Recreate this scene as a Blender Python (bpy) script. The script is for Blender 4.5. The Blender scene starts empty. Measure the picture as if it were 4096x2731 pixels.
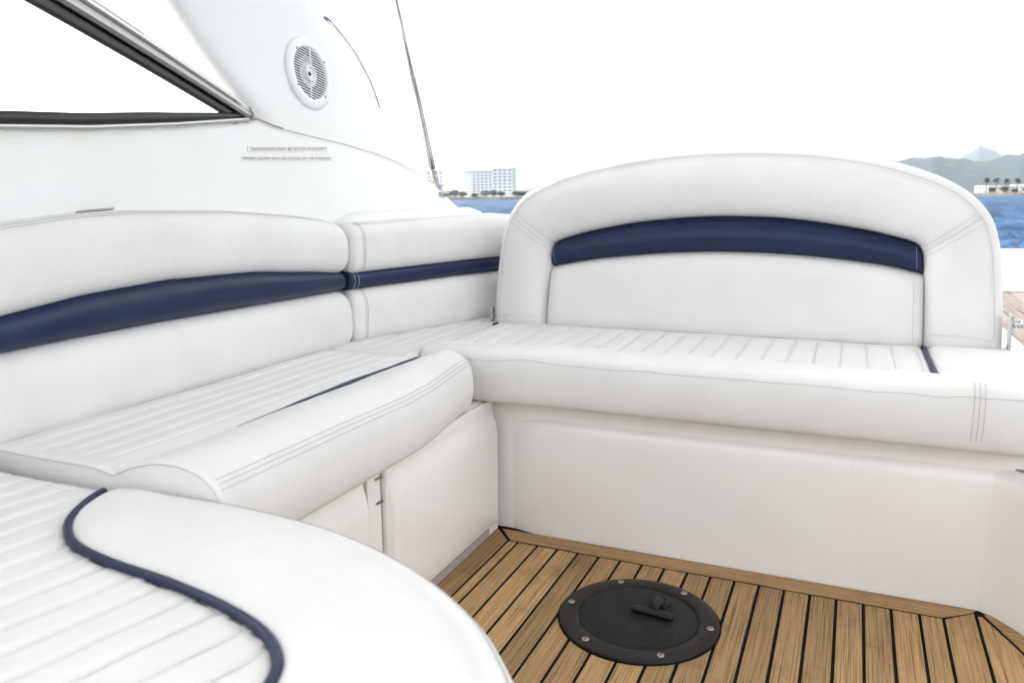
import bpy, bmesh, math, random
import numpy as np
from mathutils import Vector, Matrix, noise as mnoise

random.seed(7)
PI = math.pi
scene = bpy.context.scene
COL = scene.collection

# ------------------------------------------------------------------ camera
F_PX, YAW, PITCH, ROLL, EYE = 3139.6, 0.41032, 0.18140, -0.00826, 0.82
cy, sy, cp, sp = math.cos(YAW), math.sin(YAW), math.cos(PITCH), math.sin(PITCH)
Fw = Vector((-sy * cp, cy * cp, -sp)); Rt = Vector((cy, sy, 0)); Up = Rt.cross(Fw)
cr, sr = math.cos(ROLL), math.sin(ROLL)
R2 = Rt * cr + Up * sr; U2 = Up * cr - Rt * sr
cd = bpy.data.cameras.new("camera"); cam = bpy.data.objects.new("camera", cd); COL.objects.link(cam)
cam.matrix_world = Matrix(((R2.x, U2.x, -Fw.x, 0), (R2.y, U2.y, -Fw.y, 0), (R2.z, U2.z, -Fw.z, EYE), (0, 0, 0, 1)))
cd.sensor_width = 36; cd.lens = F_PX * 36 / 4096; cd.clip_start = 0.02; cd.clip_end = 30000
cd.dof.use_dof = True; cd.dof.focus_distance = 1.95; cd.dof.aperture_fstop = 6.3
scene.camera = cam

# ------------------------------------------------------------------ sky, sun, exposure
SUN_AZ, SUN_EL = math.radians(-88), math.radians(8)      # azimuth from +Y towards +X
w = bpy.data.worlds.new("World"); scene.world = w; w.use_nodes = True
nt = w.node_tree; nt.nodes.clear()
sky = nt.nodes.new("ShaderNodeTexSky"); sky.sky_type = 'NISHITA'; sky.sun_disc = False
sky.sun_elevation = SUN_EL; sky.sun_rotation = SUN_AZ
sky.air_density = 1.0; sky.dust_density = 5.0; sky.ozone_density = 1.0
hs = nt.nodes.new("ShaderNodeHueSaturation"); hs.inputs['Saturation'].default_value = 0.10
bg = nt.nodes.new("ShaderNodeBackground"); bg.inputs['Strength'].default_value = 0.15
wo = nt.nodes.new("ShaderNodeOutputWorld")
nt.links.new(sky.outputs[0], hs.inputs['Color']); nt.links.new(hs.outputs[0], bg.inputs[0]); nt.links.new(bg.outputs[0], wo.inputs[0])
sd = bpy.data.lights.new("sun", 'SUN'); sd.energy = 0.5; sd.angle = math.radians(40); sd.color = (1.0, 0.93, 0.84)
so = bpy.data.objects.new("sun", sd); COL.objects.link(so)
sdir = Vector((math.sin(SUN_AZ) * math.cos(SUN_EL), math.cos(SUN_AZ) * math.cos(SUN_EL), math.sin(SUN_EL)))
so.rotation_euler = sdir.to_track_quat('Z', 'Y').to_euler(); so.location = sdir * 20
vs = scene.view_settings; vs.view_transform = 'Standard'; vs.look = 'None'; vs.gamma = 1.0; vs.use_curve_mapping = False
vs.exposure = 3.08
scene.render.engine = 'CYCLES'

# ------------------------------------------------------------------ materials
def mat(name, col, rough=0.5, metal=0.0, spec=0.5, coat=0.0, coat_rough=0.05):
    m = bpy.data.materials.new(name); m.use_nodes = True
    b = m.node_tree.nodes['Principled BSDF']
    b.inputs['Base Color'].default_value = (*col, 1); b.inputs['Roughness'].default_value = rough
    b.inputs['Metallic'].default_value = metal; b.inputs['Specular IOR Level'].default_value = spec
    b.inputs['Coat Weight'].default_value = coat; b.inputs['Coat Roughness'].default_value = coat_rough
    return m
def nd(m, t, **kw):
    n = m.node_tree.nodes.new(t)
    for k, v in kw.items():
        if k in n.inputs: n.inputs[k].default_value = v
        else: setattr(n, k, v)
    return n
def lk(m, a, b): m.node_tree.links.new(a, b)
def bsdf(m): return m.node_tree.nodes['Principled BSDF']
def tex_coord(m, scale=(1, 1, 1), kind='Object'):
    tc = nd(m, 'ShaderNodeTexCoord'); mp = nd(m, 'ShaderNodeMapping'); mp.inputs['Scale'].default_value = scale
    lk(m, tc.outputs[kind], mp.inputs['Vector']); return mp.outputs[0]
def ramp(m, fac, stops):
    r = nd(m, 'ShaderNodeValToRGB'); e = r.color_ramp.elements
    while len(e) < len(stops): e.new(0.5)
    for i, (p, c) in enumerate(stops): e[i].position = p; e[i].color = (*c, 1) if len(c) == 3 else c
    lk(m, fac, r.inputs[0]); return r.outputs[0]
def bump(m, h, strength, dist, prev=None):
    b = nd(m, 'ShaderNodeBump'); b.inputs['Strength'].default_value = strength; b.inputs['Distance'].default_value = dist
    lk(m, h, b.inputs['Height'])
    if prev is not None: lk(m, prev, b.inputs['Normal'])
    return b.outputs[0]

def vinyl(name, c1, c2, rough, soft=0.0025, stain=None):
    m = mat(name, c1, rough, spec=0.32)
    v = tex_coord(m)
    n1 = nd(m, 'ShaderNodeTexNoise', Scale=7.0, Detail=5.0, Roughness=0.6); lk(m, v, n1.inputs['Vector'])
    stops = [(0.35, c1), (0.68, c2)]
    col = ramp(m, n1.outputs[0], stops)
    if stain:
        n3 = nd(m, 'ShaderNodeTexNoise', Scale=38.0, Detail=6.0, Roughness=0.7); lk(m, v, n3.inputs['Vector'])
        f = ramp(m, n3.outputs[0], [(0.66, (0, 0, 0)), (0.80, (1, 1, 1))])
        mx = nd(m, 'ShaderNodeMix', data_type='RGBA'); mx.inputs[7].default_value = (*stain, 1)
        lk(m, f, mx.inputs[0]); lk(m, col, mx.inputs[6]); col = mx.outputs[2]
    lk(m, col, bsdf(m).inputs['Base Color'])
    g = nd(m, 'ShaderNodeTexVoronoi', Scale=520.0); lk(m, v, g.inputs['Vector'])
    n2 = nd(m, 'ShaderNodeTexNoise', Scale=15.0, Detail=3.0); lk(m, v, n2.inputs['Vector'])
    b1 = bump(m, g.outputs['Distance'], 0.16, 0.0006)
    b2 = bump(m, n2.outputs[0], 0.26, soft * 2.0, b1)
    lk(m, b2, bsdf(m).inputs['Normal'])
    rr = ramp(m, n1.outputs[0], [(0.3, (rough - .07,) * 3), (0.75, (rough + .1,) * 3)]); lk(m, rr, bsdf(m).inputs['Roughness'])
    return m
M = {}
M['vinyl'] = vinyl('white_vinyl', (0.755, 0.742, 0.725), (0.715, 0.70, 0.682), 0.58, stain=(0.67, 0.64, 0.60))
M['navy'] = vinyl('navy_vinyl', (0.0085, 0.0165, 0.054), (0.0125, 0.023, 0.068), 0.36, soft=0.0015, stain=(0.020, 0.03, 0.066))
M['piping'] = mat('navy_piping', (0.010, 0.017, 0.050), 0.42, spec=0.35)
M['thread'] = mat('thread', (0.46, 0.42, 0.38), 0.8)
M['thread_light'] = mat('light_thread', (0.55, 0.55, 0.58), 0.8)

def gelcoat(name, c, dirt=True):
    m = mat(name, c, 0.28, spec=0.5, coat=0.35, coat_rough=0.08)
    v = tex_coord(m)
    n1 = nd(m, 'ShaderNodeTexNoise', Scale=4.0, Detail=6.0, Roughness=0.65); lk(m, v, n1.inputs['Vector'])
    d = tuple(x * k for x, k in zip(c, (0.95, 0.945, 0.93)))
    col = ramp(m, n1.outputs[0], [(0.35, c), (0.75, d)])
    if dirt:
        n4 = nd(m, 'ShaderNodeTexNoise', Scale=90.0, Detail=4.0); lk(m, v, n4.inputs['Vector'])
        f = ramp(m, n4.outputs[0], [(0.74, (0, 0, 0)), (0.80, (1, 1, 1))])
        mx = nd(m, 'ShaderNodeMix', data_type='RGBA'); mx.inputs[7].default_value = (0.55, 0.52, 0.48, 1)
        lk(m, f, mx.inputs[0]); lk(m, col, mx.inputs[6]); col = mx.outputs[2]
    lk(m, col, bsdf(m).inputs['Base Color'])
    n2 = nd(m, 'ShaderNodeTexNoise', Scale=5.0, Detail=2.0); lk(m, v, n2.inputs['Vector'])
    lk(m, bump(m, n2.outputs[0], 0.25, 0.004), bsdf(m).inputs['Normal'])
    return m
M['gelcoat'] = gelcoat('gelcoat', (0.87, 0.848, 0.826))
M['gel_clean'] = gelcoat('gelcoat_clean', (0.755, 0.745, 0.725), False)

def teak(name, a, b_, dark, axis, grey=0.0):
    m = mat(name, a, 0.62, spec=0.3)
    oi = nd(m, 'ShaderNodeObjectInfo')
    tc = nd(m, 'ShaderNodeTexCoord')
    add = nd(m, 'ShaderNodeVectorMath', operation='ADD'); cmb = nd(m, 'ShaderNodeCombineXYZ')
    mul = nd(m, 'ShaderNodeMath', operation='MULTIPLY'); mul.inputs[1].default_value = 9.0
    lk(m, oi.outputs['Random'], mul.inputs[0]); 
    for k in range(3): lk(m, mul.outputs[0], cmb.inputs[k])
    lk(m, tc.outputs['Object'], add.inputs[0]); lk(m, cmb.outputs[0], add.inputs[1])
    mp = nd(m, 'ShaderNodeMapping'); mp.inputs['Scale'].default_value = (230, 3.2, 20) if axis == 'y' else (3.2, 230, 20)
    lk(m, add.outputs[0], mp.inputs['Vector'])
    g = nd(m, 'ShaderNodeTexNoise', Scale=1.6, Detail=6.0, Roughness=0.7); lk(m, mp.outputs[0], g.inputs['Vector'])
    mp2 = nd(m, 'ShaderNodeMapping'); mp2.inputs['Scale'].default_value = (520, 5, 20) if axis == 'y' else (5, 520, 20)
    lk(m, add.outputs[0], mp2.inputs['Vector'])
    fine = nd(m, 'ShaderNodeTexNoise', Scale=1.0, Detail=4.0, Roughness=0.6); lk(m, mp2.outputs[0], fine.inputs['Vector'])
    blot = nd(m, 'ShaderNodeTexNoise', Scale=9.0, Detail=6.0, Roughness=0.75); lk(m, add.outputs[0], blot.inputs['Vector'])
    c1 = ramp(m, g.outputs[0], [(0.28, dark), (0.46, a), (0.70, b_)])
    c2 = ramp(m, fine.outputs[0], [(0.36, (0.26, 0.22, 0.19)), (0.50, (1, 1, 1))])
    c3 = ramp(m, blot.outputs[0], [(0.26, (0.66, 0.64, 0.62)), (0.46, (1, 1, 1)), (0.75, (1.10, 1.10, 1.10))])
    m1 = nd(m, 'ShaderNodeMix', data_type='RGBA', blend_type='MULTIPLY'); m1.inputs[0].default_value = 0.75
    lk(m, c1, m1.inputs[6]); lk(m, c2, m1.inputs[7])
    m2 = nd(m, 'ShaderNodeMix', data_type='RGBA', blend_type='MULTIPLY'); m2.inputs[0].default_value = 1.0
    lk(m, m1.outputs[2], m2.inputs[6]); lk(m, c3, m2.inputs[7])
    hsv = nd(m, 'ShaderNodeHueSaturation'); lk(m, m2.outputs[2], hsv.inputs['Color'])
    mr = nd(m, 'ShaderNodeMapRange'); mr.inputs[3].default_value = 0.74; mr.inputs[4].default_value = 1.22
    lk(m, oi.outputs['Random'], mr.inputs[0]); lk(m, mr.outputs[0], hsv.inputs['Value'])
    hsv.inputs['Saturation'].default_value = 1.0 - grey
    lk(m, hsv.outputs[0], bsdf(m).inputs['Base Color'])
    lk(m, bump(m, fine.outputs[0], 0.5, 0.0012), bsdf(m).inputs['Normal'])
    return m
TA, TB, TD = (0.45, 0.268, 0.118), (0.56, 0.36, 0.178), (0.27, 0.15, 0.06)
M['teak_y'] = teak('teak_lengthwise', TA, TB, TD, 'y')
M['teak_x'] = teak('teak_crosswise', TA, TB, TD, 'x')
M['teak_grey'] = teak('weathered_teak', (0.33, 0.26, 0.22), (0.43, 0.36, 0.32), (0.2, 0.15, 0.13), 'y', 0.25)
M['caulk'] = mat('black_caulk', (0.005, 0.0045, 0.0042), 0.8, spec=0.15)
M['steel'] = mat('polished_steel', (0.60, 0.59, 0.58), 0.12, 1.0)
M['steel_worn'] = mat('worn_steel', (0.47, 0.46, 0.44), 0.2, 1.0)
M['steel_grey'] = mat('grey_steel', (0.30, 0.29, 0.28), 0.24, 1.0)
M['steel_dull'] = mat('dull_steel', (0.40, 0.38, 0.36), 0.38, 1.0)
M['seal'] = mat('black_seal', (0.008, 0.0075, 0.0075), 0.38)
M['black'] = mat('black_plastic', (0.0025, 0.0025, 0.0025), 0.42, spec=0.35)
M['white_plastic'] = mat('white_plastic', (0.80, 0.80, 0.79), 0.35)
M['cone'] = mat('speaker_cone', (0.30, 0.30, 0.30), 0.5)
M['brown'] = mat('brown_sealant', (0.36, 0.27, 0.19), 0.7)
M['label'] = mat('label_tape', (0.73, 0.705, 0.68), 0.4)
M['ink'] = mat('ink', (0.13, 0.115, 0.11), 0.6)
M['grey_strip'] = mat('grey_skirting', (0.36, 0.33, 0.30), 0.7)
M['copper'] = mat('copper_dome', (0.16, 0.11, 0.05), 0.3, 1.0)
def hatch_mat():
    m = mat('hatch_lid', (0.020, 0.019, 0.018), 0.5, spec=0.25)
    v = tex_coord(m)
    vo = nd(m, 'ShaderNodeTexVoronoi', Scale=170.0, Randomness=0.0); lk(m, v, vo.inputs['Vector'])
    dots = ramp(m, vo.outputs['Distance'], [(0.20, (0, 0, 0)), (0.34, (1, 1, 1))])
    n = nd(m, 'ShaderNodeTexNoise', Scale=14.0, Detail=6.0, Roughness=0.75); lk(m, v, n.inputs['Vector'])
    c = ramp(m, n.outputs[0], [(0.35, (0.005, 0.0048, 0.0045)), (0.6, (0.013, 0.0125, 0.0125)), (0.8, (0.028, 0.02, 0.015))])
    n2 = nd(m, 'ShaderNodeTexNoise', Scale=170.0, Detail=3.0); lk(m, v, n2.inputs['Vector'])
    sp_ = ramp(m, n2.outputs[0], [(0.73, (0, 0, 0)), (0.77, (1, 1, 1))])
    mx = nd(m, 'ShaderNodeMix', data_type='RGBA'); mx.inputs[7].default_value = (0.5, 0.47, 0.42, 1)
    lk(m, sp_, mx.inputs[0]); lk(m, c, mx.inputs[6]); lk(m, mx.outputs[2], bsdf(m).inputs['Base Color'])
    lk(m, bump(m, dots, 1.0, 0.0025), bsdf(m).inputs['Normal'])
    return m
M['hatch_lid'] = hatch_mat()
def hatch_rim_mat():
    m = mat('hatch_rim', (0.03, 0.024, 0.02), 0.48, spec=0.3)
    v = tex_coord(m)
    n = nd(m, 'ShaderNodeTexNoise', Scale=12.0, Detail=7.0, Roughness=0.7); lk(m, v, n.inputs['Vector'])
    c = ramp(m, n.outputs[0], [(0.35, (0.006, 0.0055, 0.005)), (0.62, (0.015, 0.012, 0.010)), (0.8, (0.035, 0.03, 0.028))])
    lk(m, c, bsdf(m).inputs['Base Color'])
    n2 = nd(m, 'ShaderNodeTexNoise', Scale=200.0, Detail=3.0); lk(m, v, n2.inputs['Vector'])
    lk(m, bump(m, n2.outputs[0], 0.2, 0.0006), bsdf(m).inputs['Normal'])
    return m
M['hatch_rim'] = hatch_rim_mat()
def glass_mat():
    m = bpy.data.materials.new('window_glass'); m.use_nodes = True; t = m.node_tree; t.nodes.clear()
    o = t.nodes.new('ShaderNodeOutputMaterial'); a = t.nodes.new('ShaderNodeBsdfTransparent'); a.inputs[0].default_value = (0.96, 0.97, 0.97, 1)
    g = t.nodes.new('ShaderNodeBsdfGlossy'); g.inputs['Roughness'].default_value = 0.02
    lw = t.nodes.new('ShaderNodeLayerWeight'); pw = t.nodes.new('ShaderNodeMath'); pw.operation = 'POWER'; pw.inputs[1].default_value = 4.0
    f = t.nodes.new('ShaderNodeMath'); f.operation = 'MULTIPLY_ADD'; f.inputs[1].default_value = 0.5; f.inputs[2].default_value = 0.03
    t.links.new(lw.outputs['Facing'], pw.inputs[0]); t.links.new(pw.outputs[0], f.inputs[0]); mx = t.nodes.new('ShaderNodeMixShader')
    t.links.new(f.outputs[0], mx.inputs[0]); t.links.new(a.outputs[0], mx.inputs[1]); t.links.new(g.outputs[0], mx.inputs[2]); t.links.new(mx.outputs[0], o.inputs[0])
    return m
M['glass'] = glass_mat()

# ------------------------------------------------------------------ mesh helpers
def link(name, me, m, parent=None, smooth=True):
    if smooth: me.polygons.foreach_set('use_smooth', [True] * len(me.polygons))
    o = bpy.data.objects.new(name, me); COL.objects.link(o)
    if m is not None: me.materials.append(M[m] if isinstance(m, str) else m)
    if parent is not None: o.parent = parent
    return o
def pyd(name, V, Fc, m, parent=None, smooth=True):
    me = bpy.data.meshes.new(name); me.from_pydata([tuple(map(float, v)) for v in V], [], Fc); me.update()
    return link(name, me, m, parent, smooth)
def recalc(o):
    bm = bmesh.new(); bm.from_mesh(o.data); bmesh.ops.recalc_face_normals(bm, faces=bm.faces); bm.to_mesh(o.data); bm.free()
    return o
def grid(name, A, m, parent=None, wrap=False, caps=False, smooth=True):
    """A[i][j] = points; wrap closes j."""
    A = np.asarray(A, float); ni, nj = A.shape[:2]; Fc = []
    for i in range(ni - 1):
        for j in range(nj if wrap else nj - 1):
            k = (j + 1) % nj; Fc.append((i * nj + j, i * nj + k, (i + 1) * nj + k, (i + 1) * nj + j))
    Vv = [tuple(p) for p in A.reshape(-1, 3)]
    if caps and wrap:
        for i in (0, ni - 1):
            c = A[i].mean(0); Vv.append(tuple(c)); q = len(Vv) - 1
            for j in range(nj): Fc.append((i * nj + j, i * nj + (j + 1) % nj, q))
    return recalc(pyd(name, Vv, Fc, m, parent, smooth))
def crom(pts, n):
    """Catmull-Rom through pts, n samples evenly by arc length"""
    P = np.asarray(pts, float); P2 = np.vstack([2 * P[0] - P[1], P, 2 * P[-1] - P[-2]]); out = []
    for i in range(1, len(P2) - 2):
        for t in np.linspace(0, 1, 24, endpoint=False):
            a, b, c, d = P2[i - 1:i + 3]
            out.append(0.5 * (2 * b + (c - a) * t + (2 * a - 5 * b + 4 * c - d) * t * t + (3 * b - a - 3 * c + d) * t ** 3))
    out.append(P[-1]); out = np.array(out)
    return resample(out, n)
def resample(P, n):
    P = np.asarray(P, float); L = np.r_[0, np.cumsum(np.linalg.norm(np.diff(P, axis=0), axis=1))]
    s = np.linspace(0, L[-1], n); return np.stack([np.interp(s, L, P[:, k]) for k in range(P.shape[1])], 1)
def frames(P):
    P = np.asarray(P, float); T = np.gradient(P, axis=0); T /= np.linalg.norm(T, axis=1)[:, None]
    ref = np.array([0, 0, 1.0]); 
    if abs(T[0] @ ref) > 0.95: ref = np.array([1.0, 0, 0])
    N = []; n = ref - T[0] * (ref @ T[0]); n /= np.linalg.norm(n)
    for t in T:
        n = n - t * (n @ t); n /= np.linalg.norm(n); N.append(n)
    N = np.array(N); return T, N, np.cross(T, N)
def tube(name, P, r, m, parent=None, seg=10, sq=None):
    P = np.asarray(P, float); T, N, B = frames(P); r = np.broadcast_to(r, (len(P),))
    a = np.linspace(0, 2 * PI, seg, endpoint=False)
    A = [[P[i] + r[i] * (math.cos(t) * N[i] + (sq or 1) * math.sin(t) * B[i]) for t in a] for i in range(len(P))]
    return grid(name, A, m, parent, wrap=True, caps=True)
def stitch(name, paths, parent, m='thread', r=0.00055, dash=0.0052, gap=0.0022):
    """sewn thread: short raised dashes along each path"""
    Vv, Fc = [], []
    for P in paths:
        P = np.asarray(P, float); L = np.linalg.norm(np.diff(P, axis=0), axis=1).sum()
        n = max(4, int(L / 0.0012)); Q = resample(P, n); step = L / (n - 1)
        kd, kg = max(2, int(dash / step)), max(1, int(gap / step)); i = 0
        while i + kd < n:
            a, b = Q[i], Q[i + kd]; t = b - a; t /= np.linalg.norm(t) + 1e-9
            u = np.cross(t, (0.31, 0.2, 0.9)); u /= np.linalg.norm(u) + 1e-9; v = np.cross(t, u); q = len(Vv)
            for c in (a, b):
                for k in range(4):
                    Vv.append(c + r * (math.cos(k * PI / 2) * u + math.sin(k * PI / 2) * v))
            for k in range(4): Fc.append((q + k, q + (k + 1) % 4, q + 4 + (k + 1) % 4, q + 4 + k))
            Fc += [(q, q + 1, q + 2, q + 3), (q + 4, q + 5, q + 6, q + 7)]
            i += kd + kg
    return tag(pyd(name, Vv, Fc, m, parent, False), kind='stuff')
def box(name, x0, x1, y0, y1, z0, z1, m, parent=None, bev=0.0, seg=2):
    bm = bmesh.new(); bmesh.ops.create_cube(bm, size=1)
    for v in bm.verts: v.co = Vector((x0 + (v.co.x + .5) * (x1 - x0), y0 + (v.co.y + .5) * (y1 - y0), z0 + (v.co.z + .5) * (z1 - z0)))
    if bev > 0: bmesh.ops.bevel(bm, geom=bm.edges[:], offset=bev, segments=seg, profile=0.5, affect='EDGES')
    me = bpy.data.meshes.new(name); bm.to_mesh(me); bm.free()
    o = link(name, me, m, parent, False)
    return o
def prism(name, poly, z0, z1, m, parent=None, bev=0.0, seg=2, smooth=False):
    bm = bmesh.new(); vs_ = [bm.verts.new((x, y, z0)) for x, y in poly]; f = bm.faces.new(vs_)
    r = bmesh.ops.extrude_face_region(bm, geom=[f])
    for v in r['geom']:
        if isinstance(v, bmesh.types.BMVert): v.co.z = z1
    bmesh.ops.recalc_face_normals(bm, faces=bm.faces)
    if bev > 0:
        ed = [e for e in bm.edges if all(abs(v.co.z - z1) < 1e-6 for v in e.verts)]
        bmesh.ops.bevel(bm, geom=ed, offset=bev, segments=seg, profile=0.5, affect='EDGES')
    me = bpy.data.meshes.new(name); bm.to_mesh(me); bm.free()
    return link(name, me, m, parent, smooth)
def thing(name, label, cat, loc=(0, 0, 0), group=None):
    o = bpy.data.objects.new(name, None); COL.objects.link(o); o.location = loc; o.empty_display_size = .1
    return tag(o, label, cat, group)
def tag(o, label=None, cat=None, group=None, kind=None):
    if label: o['label'] = label
    if cat: o['category'] = cat
    if group: o['group'] = group
    if kind: o['kind'] = kind
    return o
def nz(x, y, z, s): return mnoise.noise(Vector((x * s, y * s, z * s)))
def ss(x): x = min(1, max(0, x)); return x * x * (3 - 2 * x)

# ================================================================== SETTING
# sea
WZ = -0.6
def water_mat():
    """choppy sea: deep blue body under a gloss whose strength follows the wave slopes"""
    m = bpy.data.materials.new('sea_water'); m.use_nodes = True; t = m.node_tree; t.nodes.clear()
    v = tex_coord(m)
    n1 = nd(m, 'ShaderNodeTexNoise', Scale=0.55, Detail=7.0, Roughness=0.62, Distortion=0.4); lk(m, v, n1.inputs['Vector'])
    nb = bump(m, n1.outputs[0], 1.0, 1.3)
    df = nd(m, 'ShaderNodeBsdfDiffuse'); df.inputs[0].default_value = (0.032, 0.100, 0.225, 1); lk(m, nb, df.inputs['Normal'])
    gl_ = nd(m, 'ShaderNodeBsdfGlossy'); gl_.inputs['Roughness'].default_value = 0.12; lk(m, nb, gl_.inputs['Normal'])
    fr_ = nd(m, 'ShaderNodeFresnel'); fr_.inputs[0].default_value = 1.33; lk(m, nb, fr_.inputs['Normal'])
    mr = nd(m, 'ShaderNodeMapRange'); mr.inputs[1].default_value = 0.02; mr.inputs[2].default_value = 0.9; mr.inputs[3].default_value = 0.01; mr.inputs[4].default_value = 0.58
    lk(m, fr_.outputs[0], mr.inputs[0])
    mx = nd(m, 'ShaderNodeMixShader'); o = nd(m, 'ShaderNodeOutputMaterial')
    lk(m, mr.outputs[0], mx.inputs[0]); lk(m, df.outputs[0], mx.inputs[1]); lk(m, gl_.outputs[0], mx.inputs[2]); lk(m, mx.outputs[0], o.inputs[0])
    return m
M['water'] = water_mat()
def sea():
    """wind-ruffled water: real wave relief out to the far shore, finer ahead of the boat"""
    rings = np.r_[np.geomspace(2.5, 40, 150, endpoint=False), np.geomspace(40, 600, 420, endpoint=False), np.geomspace(600, 14000, 20)]
    az = np.radians(np.r_[np.arange(-180, -42, 4.0), np.arange(-42, -16, .09), np.arange(-16, 5, 1.0), np.arange(5, 13, .06), np.arange(13, 180, 4.0)])
    Rg, Ag = np.meshgrid(rings, az, indexing='ij'); X = Rg * np.sin(Ag); Y = Rg * np.cos(Ag); Zw = np.zeros_like(X)
    rg = np.random.RandomState(3)
    for k in range(43):
        lam = 0.45 * (1.075 ** k); th = 2.2 + rg.normal(0, .75); ph = rg.uniform(0, 6.28); amp = .017 * lam ** .62
        kx, ky = math.cos(th) * 2 * PI / lam, math.sin(th) * 2 * PI / lam
        vis = np.clip((lam / (Rg * .011 + .02) - 2.0) / 2.0, 0, 1)           # only where the grid can carry it
        Zw += amp * vis * np.sin(kx * X + ky * Y + ph + .6 * np.sin(X * .11 + k) + .6 * np.sin(Y * .09 - k))
    Zw = np.where(Zw > 0, Zw * 1.25, Zw * .9) * np.clip((900 - Rg) / 300, 0, 1)
    ni, nj = X.shape; Vv = np.stack([X, Y, WZ + Zw], -1).reshape(-1, 3)
    ii, jj = np.meshgrid(np.arange(ni - 1), np.arange(nj), indexing='ij'); kk = (jj + 1) % nj
    Fc = np.stack([ii * nj + jj, (ii + 1) * nj + jj, (ii + 1) * nj + kk, ii * nj + kk], -1).reshape(-1, 4)
    me = bpy.data.meshes.new('water'); me.vertices.add(len(Vv)); me.vertices.foreach_set('co', Vv.ravel())
    me.loops.add(Fc.size); me.loops.foreach_set('vertex_index', Fc.ravel().astype(np.int32))
    me.polygons.add(len(Fc)); me.polygons.foreach_set('loop_start', np.arange(0, Fc.size, 4, dtype=np.int32)); me.update(calc_edges=True); me.validate()
    o = link('water', me, 'water', None, True); tag(o, kind='structure')
    if o.data.polygons[5000].normal.z < 0: o.data.flip_normals()
sea()
def polar(D, az, z): return np.array([D * math.sin(az), D * math.cos(az), z])
def hill_mat(name, a, b_):
    m = mat(name, a, 0.9, spec=0.1); v = tex_coord(m)
    n = nd(m, 'ShaderNodeTexNoise', Scale=0.012, Detail=8.0, Roughness=0.75); lk(m, v, n.inputs['Vector'])
    lk(m, ramp(m, n.outputs[0], [(0.4, a), (0.62, b_), (0.76, (0.20, 0.19, 0.17))]), bsdf(m).inputs['Base Color'])
    return m
M['hill'] = hill_mat('hill_scrub', (0.026, 0.042, 0.050), (0.045, 0.062, 0.064))
def hill(name, prof, D, depth, m):
    az = np.radians(np.linspace(prof[0][0], prof[-1][0], 700)); hh = np.interp(np.degrees(az), [p[0] for p in prof], [p[1] for p in prof])
    A = []
    for i, a in enumerate(az):
        row = []
        for k in range(15):
            u = k / 14; d = D + depth * (u - .5); b = math.sin(PI * u) ** 0.8
            f = 1 + 0.10 * mnoise.fractal(Vector((a * 60, u * 4, D * .001)), .8, 2.1, 6)
            row.append(polar(d, a, WZ - 1 + hh[i] * b * f))
        A.append(row)
    return tag(grid(name, A, m), kind='structure')
def rad2h(D, pts): return [(a, D * math.tan(math.radians(e))) for a, e in pts]
hill('near_hills', rad2h(4000, [(-70, .3), (-45, .35), (-30, .3), (-24, .4), (-21.5, .75), (-19, .9), (-12, .8), (-4, 1.1), (-.5, 1.75), (1.0, 1.95), (2.6, 2.2), (3.5, 2.27), (4.5, 2.26), (5.6, 2.05), (6.4, 2.0), (7.5, 2.1), (9, 2.35), (12, 2.5), (18, 1.9), (26, 1.2), (45, .8)]), 4000, 1600, 'hill')
hill('far_hill', rad2h(7500, [(-10, .2), (2, .8), (5, 1.7), (5.8, 2.2), (6.65, 2.72), (7.2, 2.55), (8.0, 2.2), (9.2, 2.2), (11, 2.4), (16, 1.5), (30, .3)]), 7500, 1800, 'hill')
# shore: low land strip
def shore():
    azs = np.radians(np.linspace(-75, 50, 160)); A = []
    for a in azs:
        d0 = 590 + 10 * nz(a * 30, 0, 0, 1.0)
        A.append([polar(d0, a, WZ - .8), polar(d0 + 1, a, WZ + 0.9), polar(d0 + 12, a, WZ + 1.7), polar(d0 + 300, a, WZ + 3), polar(5200, a, WZ + 4)])
    M['shore'] = hill_mat('shore_ground', (0.22, 0.19, 0.15), (0.12, 0.12, 0.08))
    tag(grid('shore', A, 'shore'), kind='structure')
shore()

# ================================================================== COCKPIT FLOOR
PIT, X0, GAP = 0.0510, -0.7014, 0.0062
floor = box('cockpit_floor', -0.86, 1.2, -0.6, 1.715, -0.06, -0.0022, 'caulk')
tag(floor, kind='structure')
def plank_poly(name, poly, m, z0=-0.012, z1=0.0, parent=floor): return prism(name, poly, z0, z1, m, parent, 0.0008, 1)
g = GAP / 2
plank_poly('border_plank', [(-0.779, 1.694), (-0.728 - g, 1.641), (-0.728 - g, -0.3), (-0.80, -0.3), (-0.80, 1.694)], 'teak_y')
plank_poly('border_plank', [(-0.768, 1.697), (-0.722, 1.638 + g * 1.4), (0.206, 1.638 + g * 1.4), (0.262, 1.683), (0.270, 1.6975)], 'teak_x')
plank_poly('plank', [(-0.728 + g, -0.3), (X0 - g, -0.3), (X0 - g, 1.638 - g), (-0.728 + g, 1.638 - g)], 'teak_y')
pm = None
for i in range(17):
    xa = X0 + i * PIT
    if pm is None:
        o = plank_poly('plank', [(g, -0.3), (PIT - g, -0.3), (PIT - g, 1.638 - g), (g, 1.638 - g)], 'teak_y'); pm = o.data
    else:
        o = bpy.data.objects.new('plank', pm); COL.objects.link(o); o.parent = floor
    o.location = (xa, 0, 0)
xa = X0 + 17 * PIT
plank_poly('plank', [(xa + g, -0.3), (0.208 - g, -0.3), (0.208 - g, 1.638 - g), (xa + g, 1.638 - g)], 'teak_y')
plank_poly('plank', [(0.208 + g, -0.3), (0.268 - g, -0.3), (0.268 - g, 1.681), (0.208 + g, 1.636)], 'teak_y')
plank_poly('plank', [(0.268 + g, -0.3), (0.335, -0.3), (0.335, 1.53), (0.327, 1.556), (0.279, 1.672), (0.268 + g, 1.672)], 'teak_y')
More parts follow.
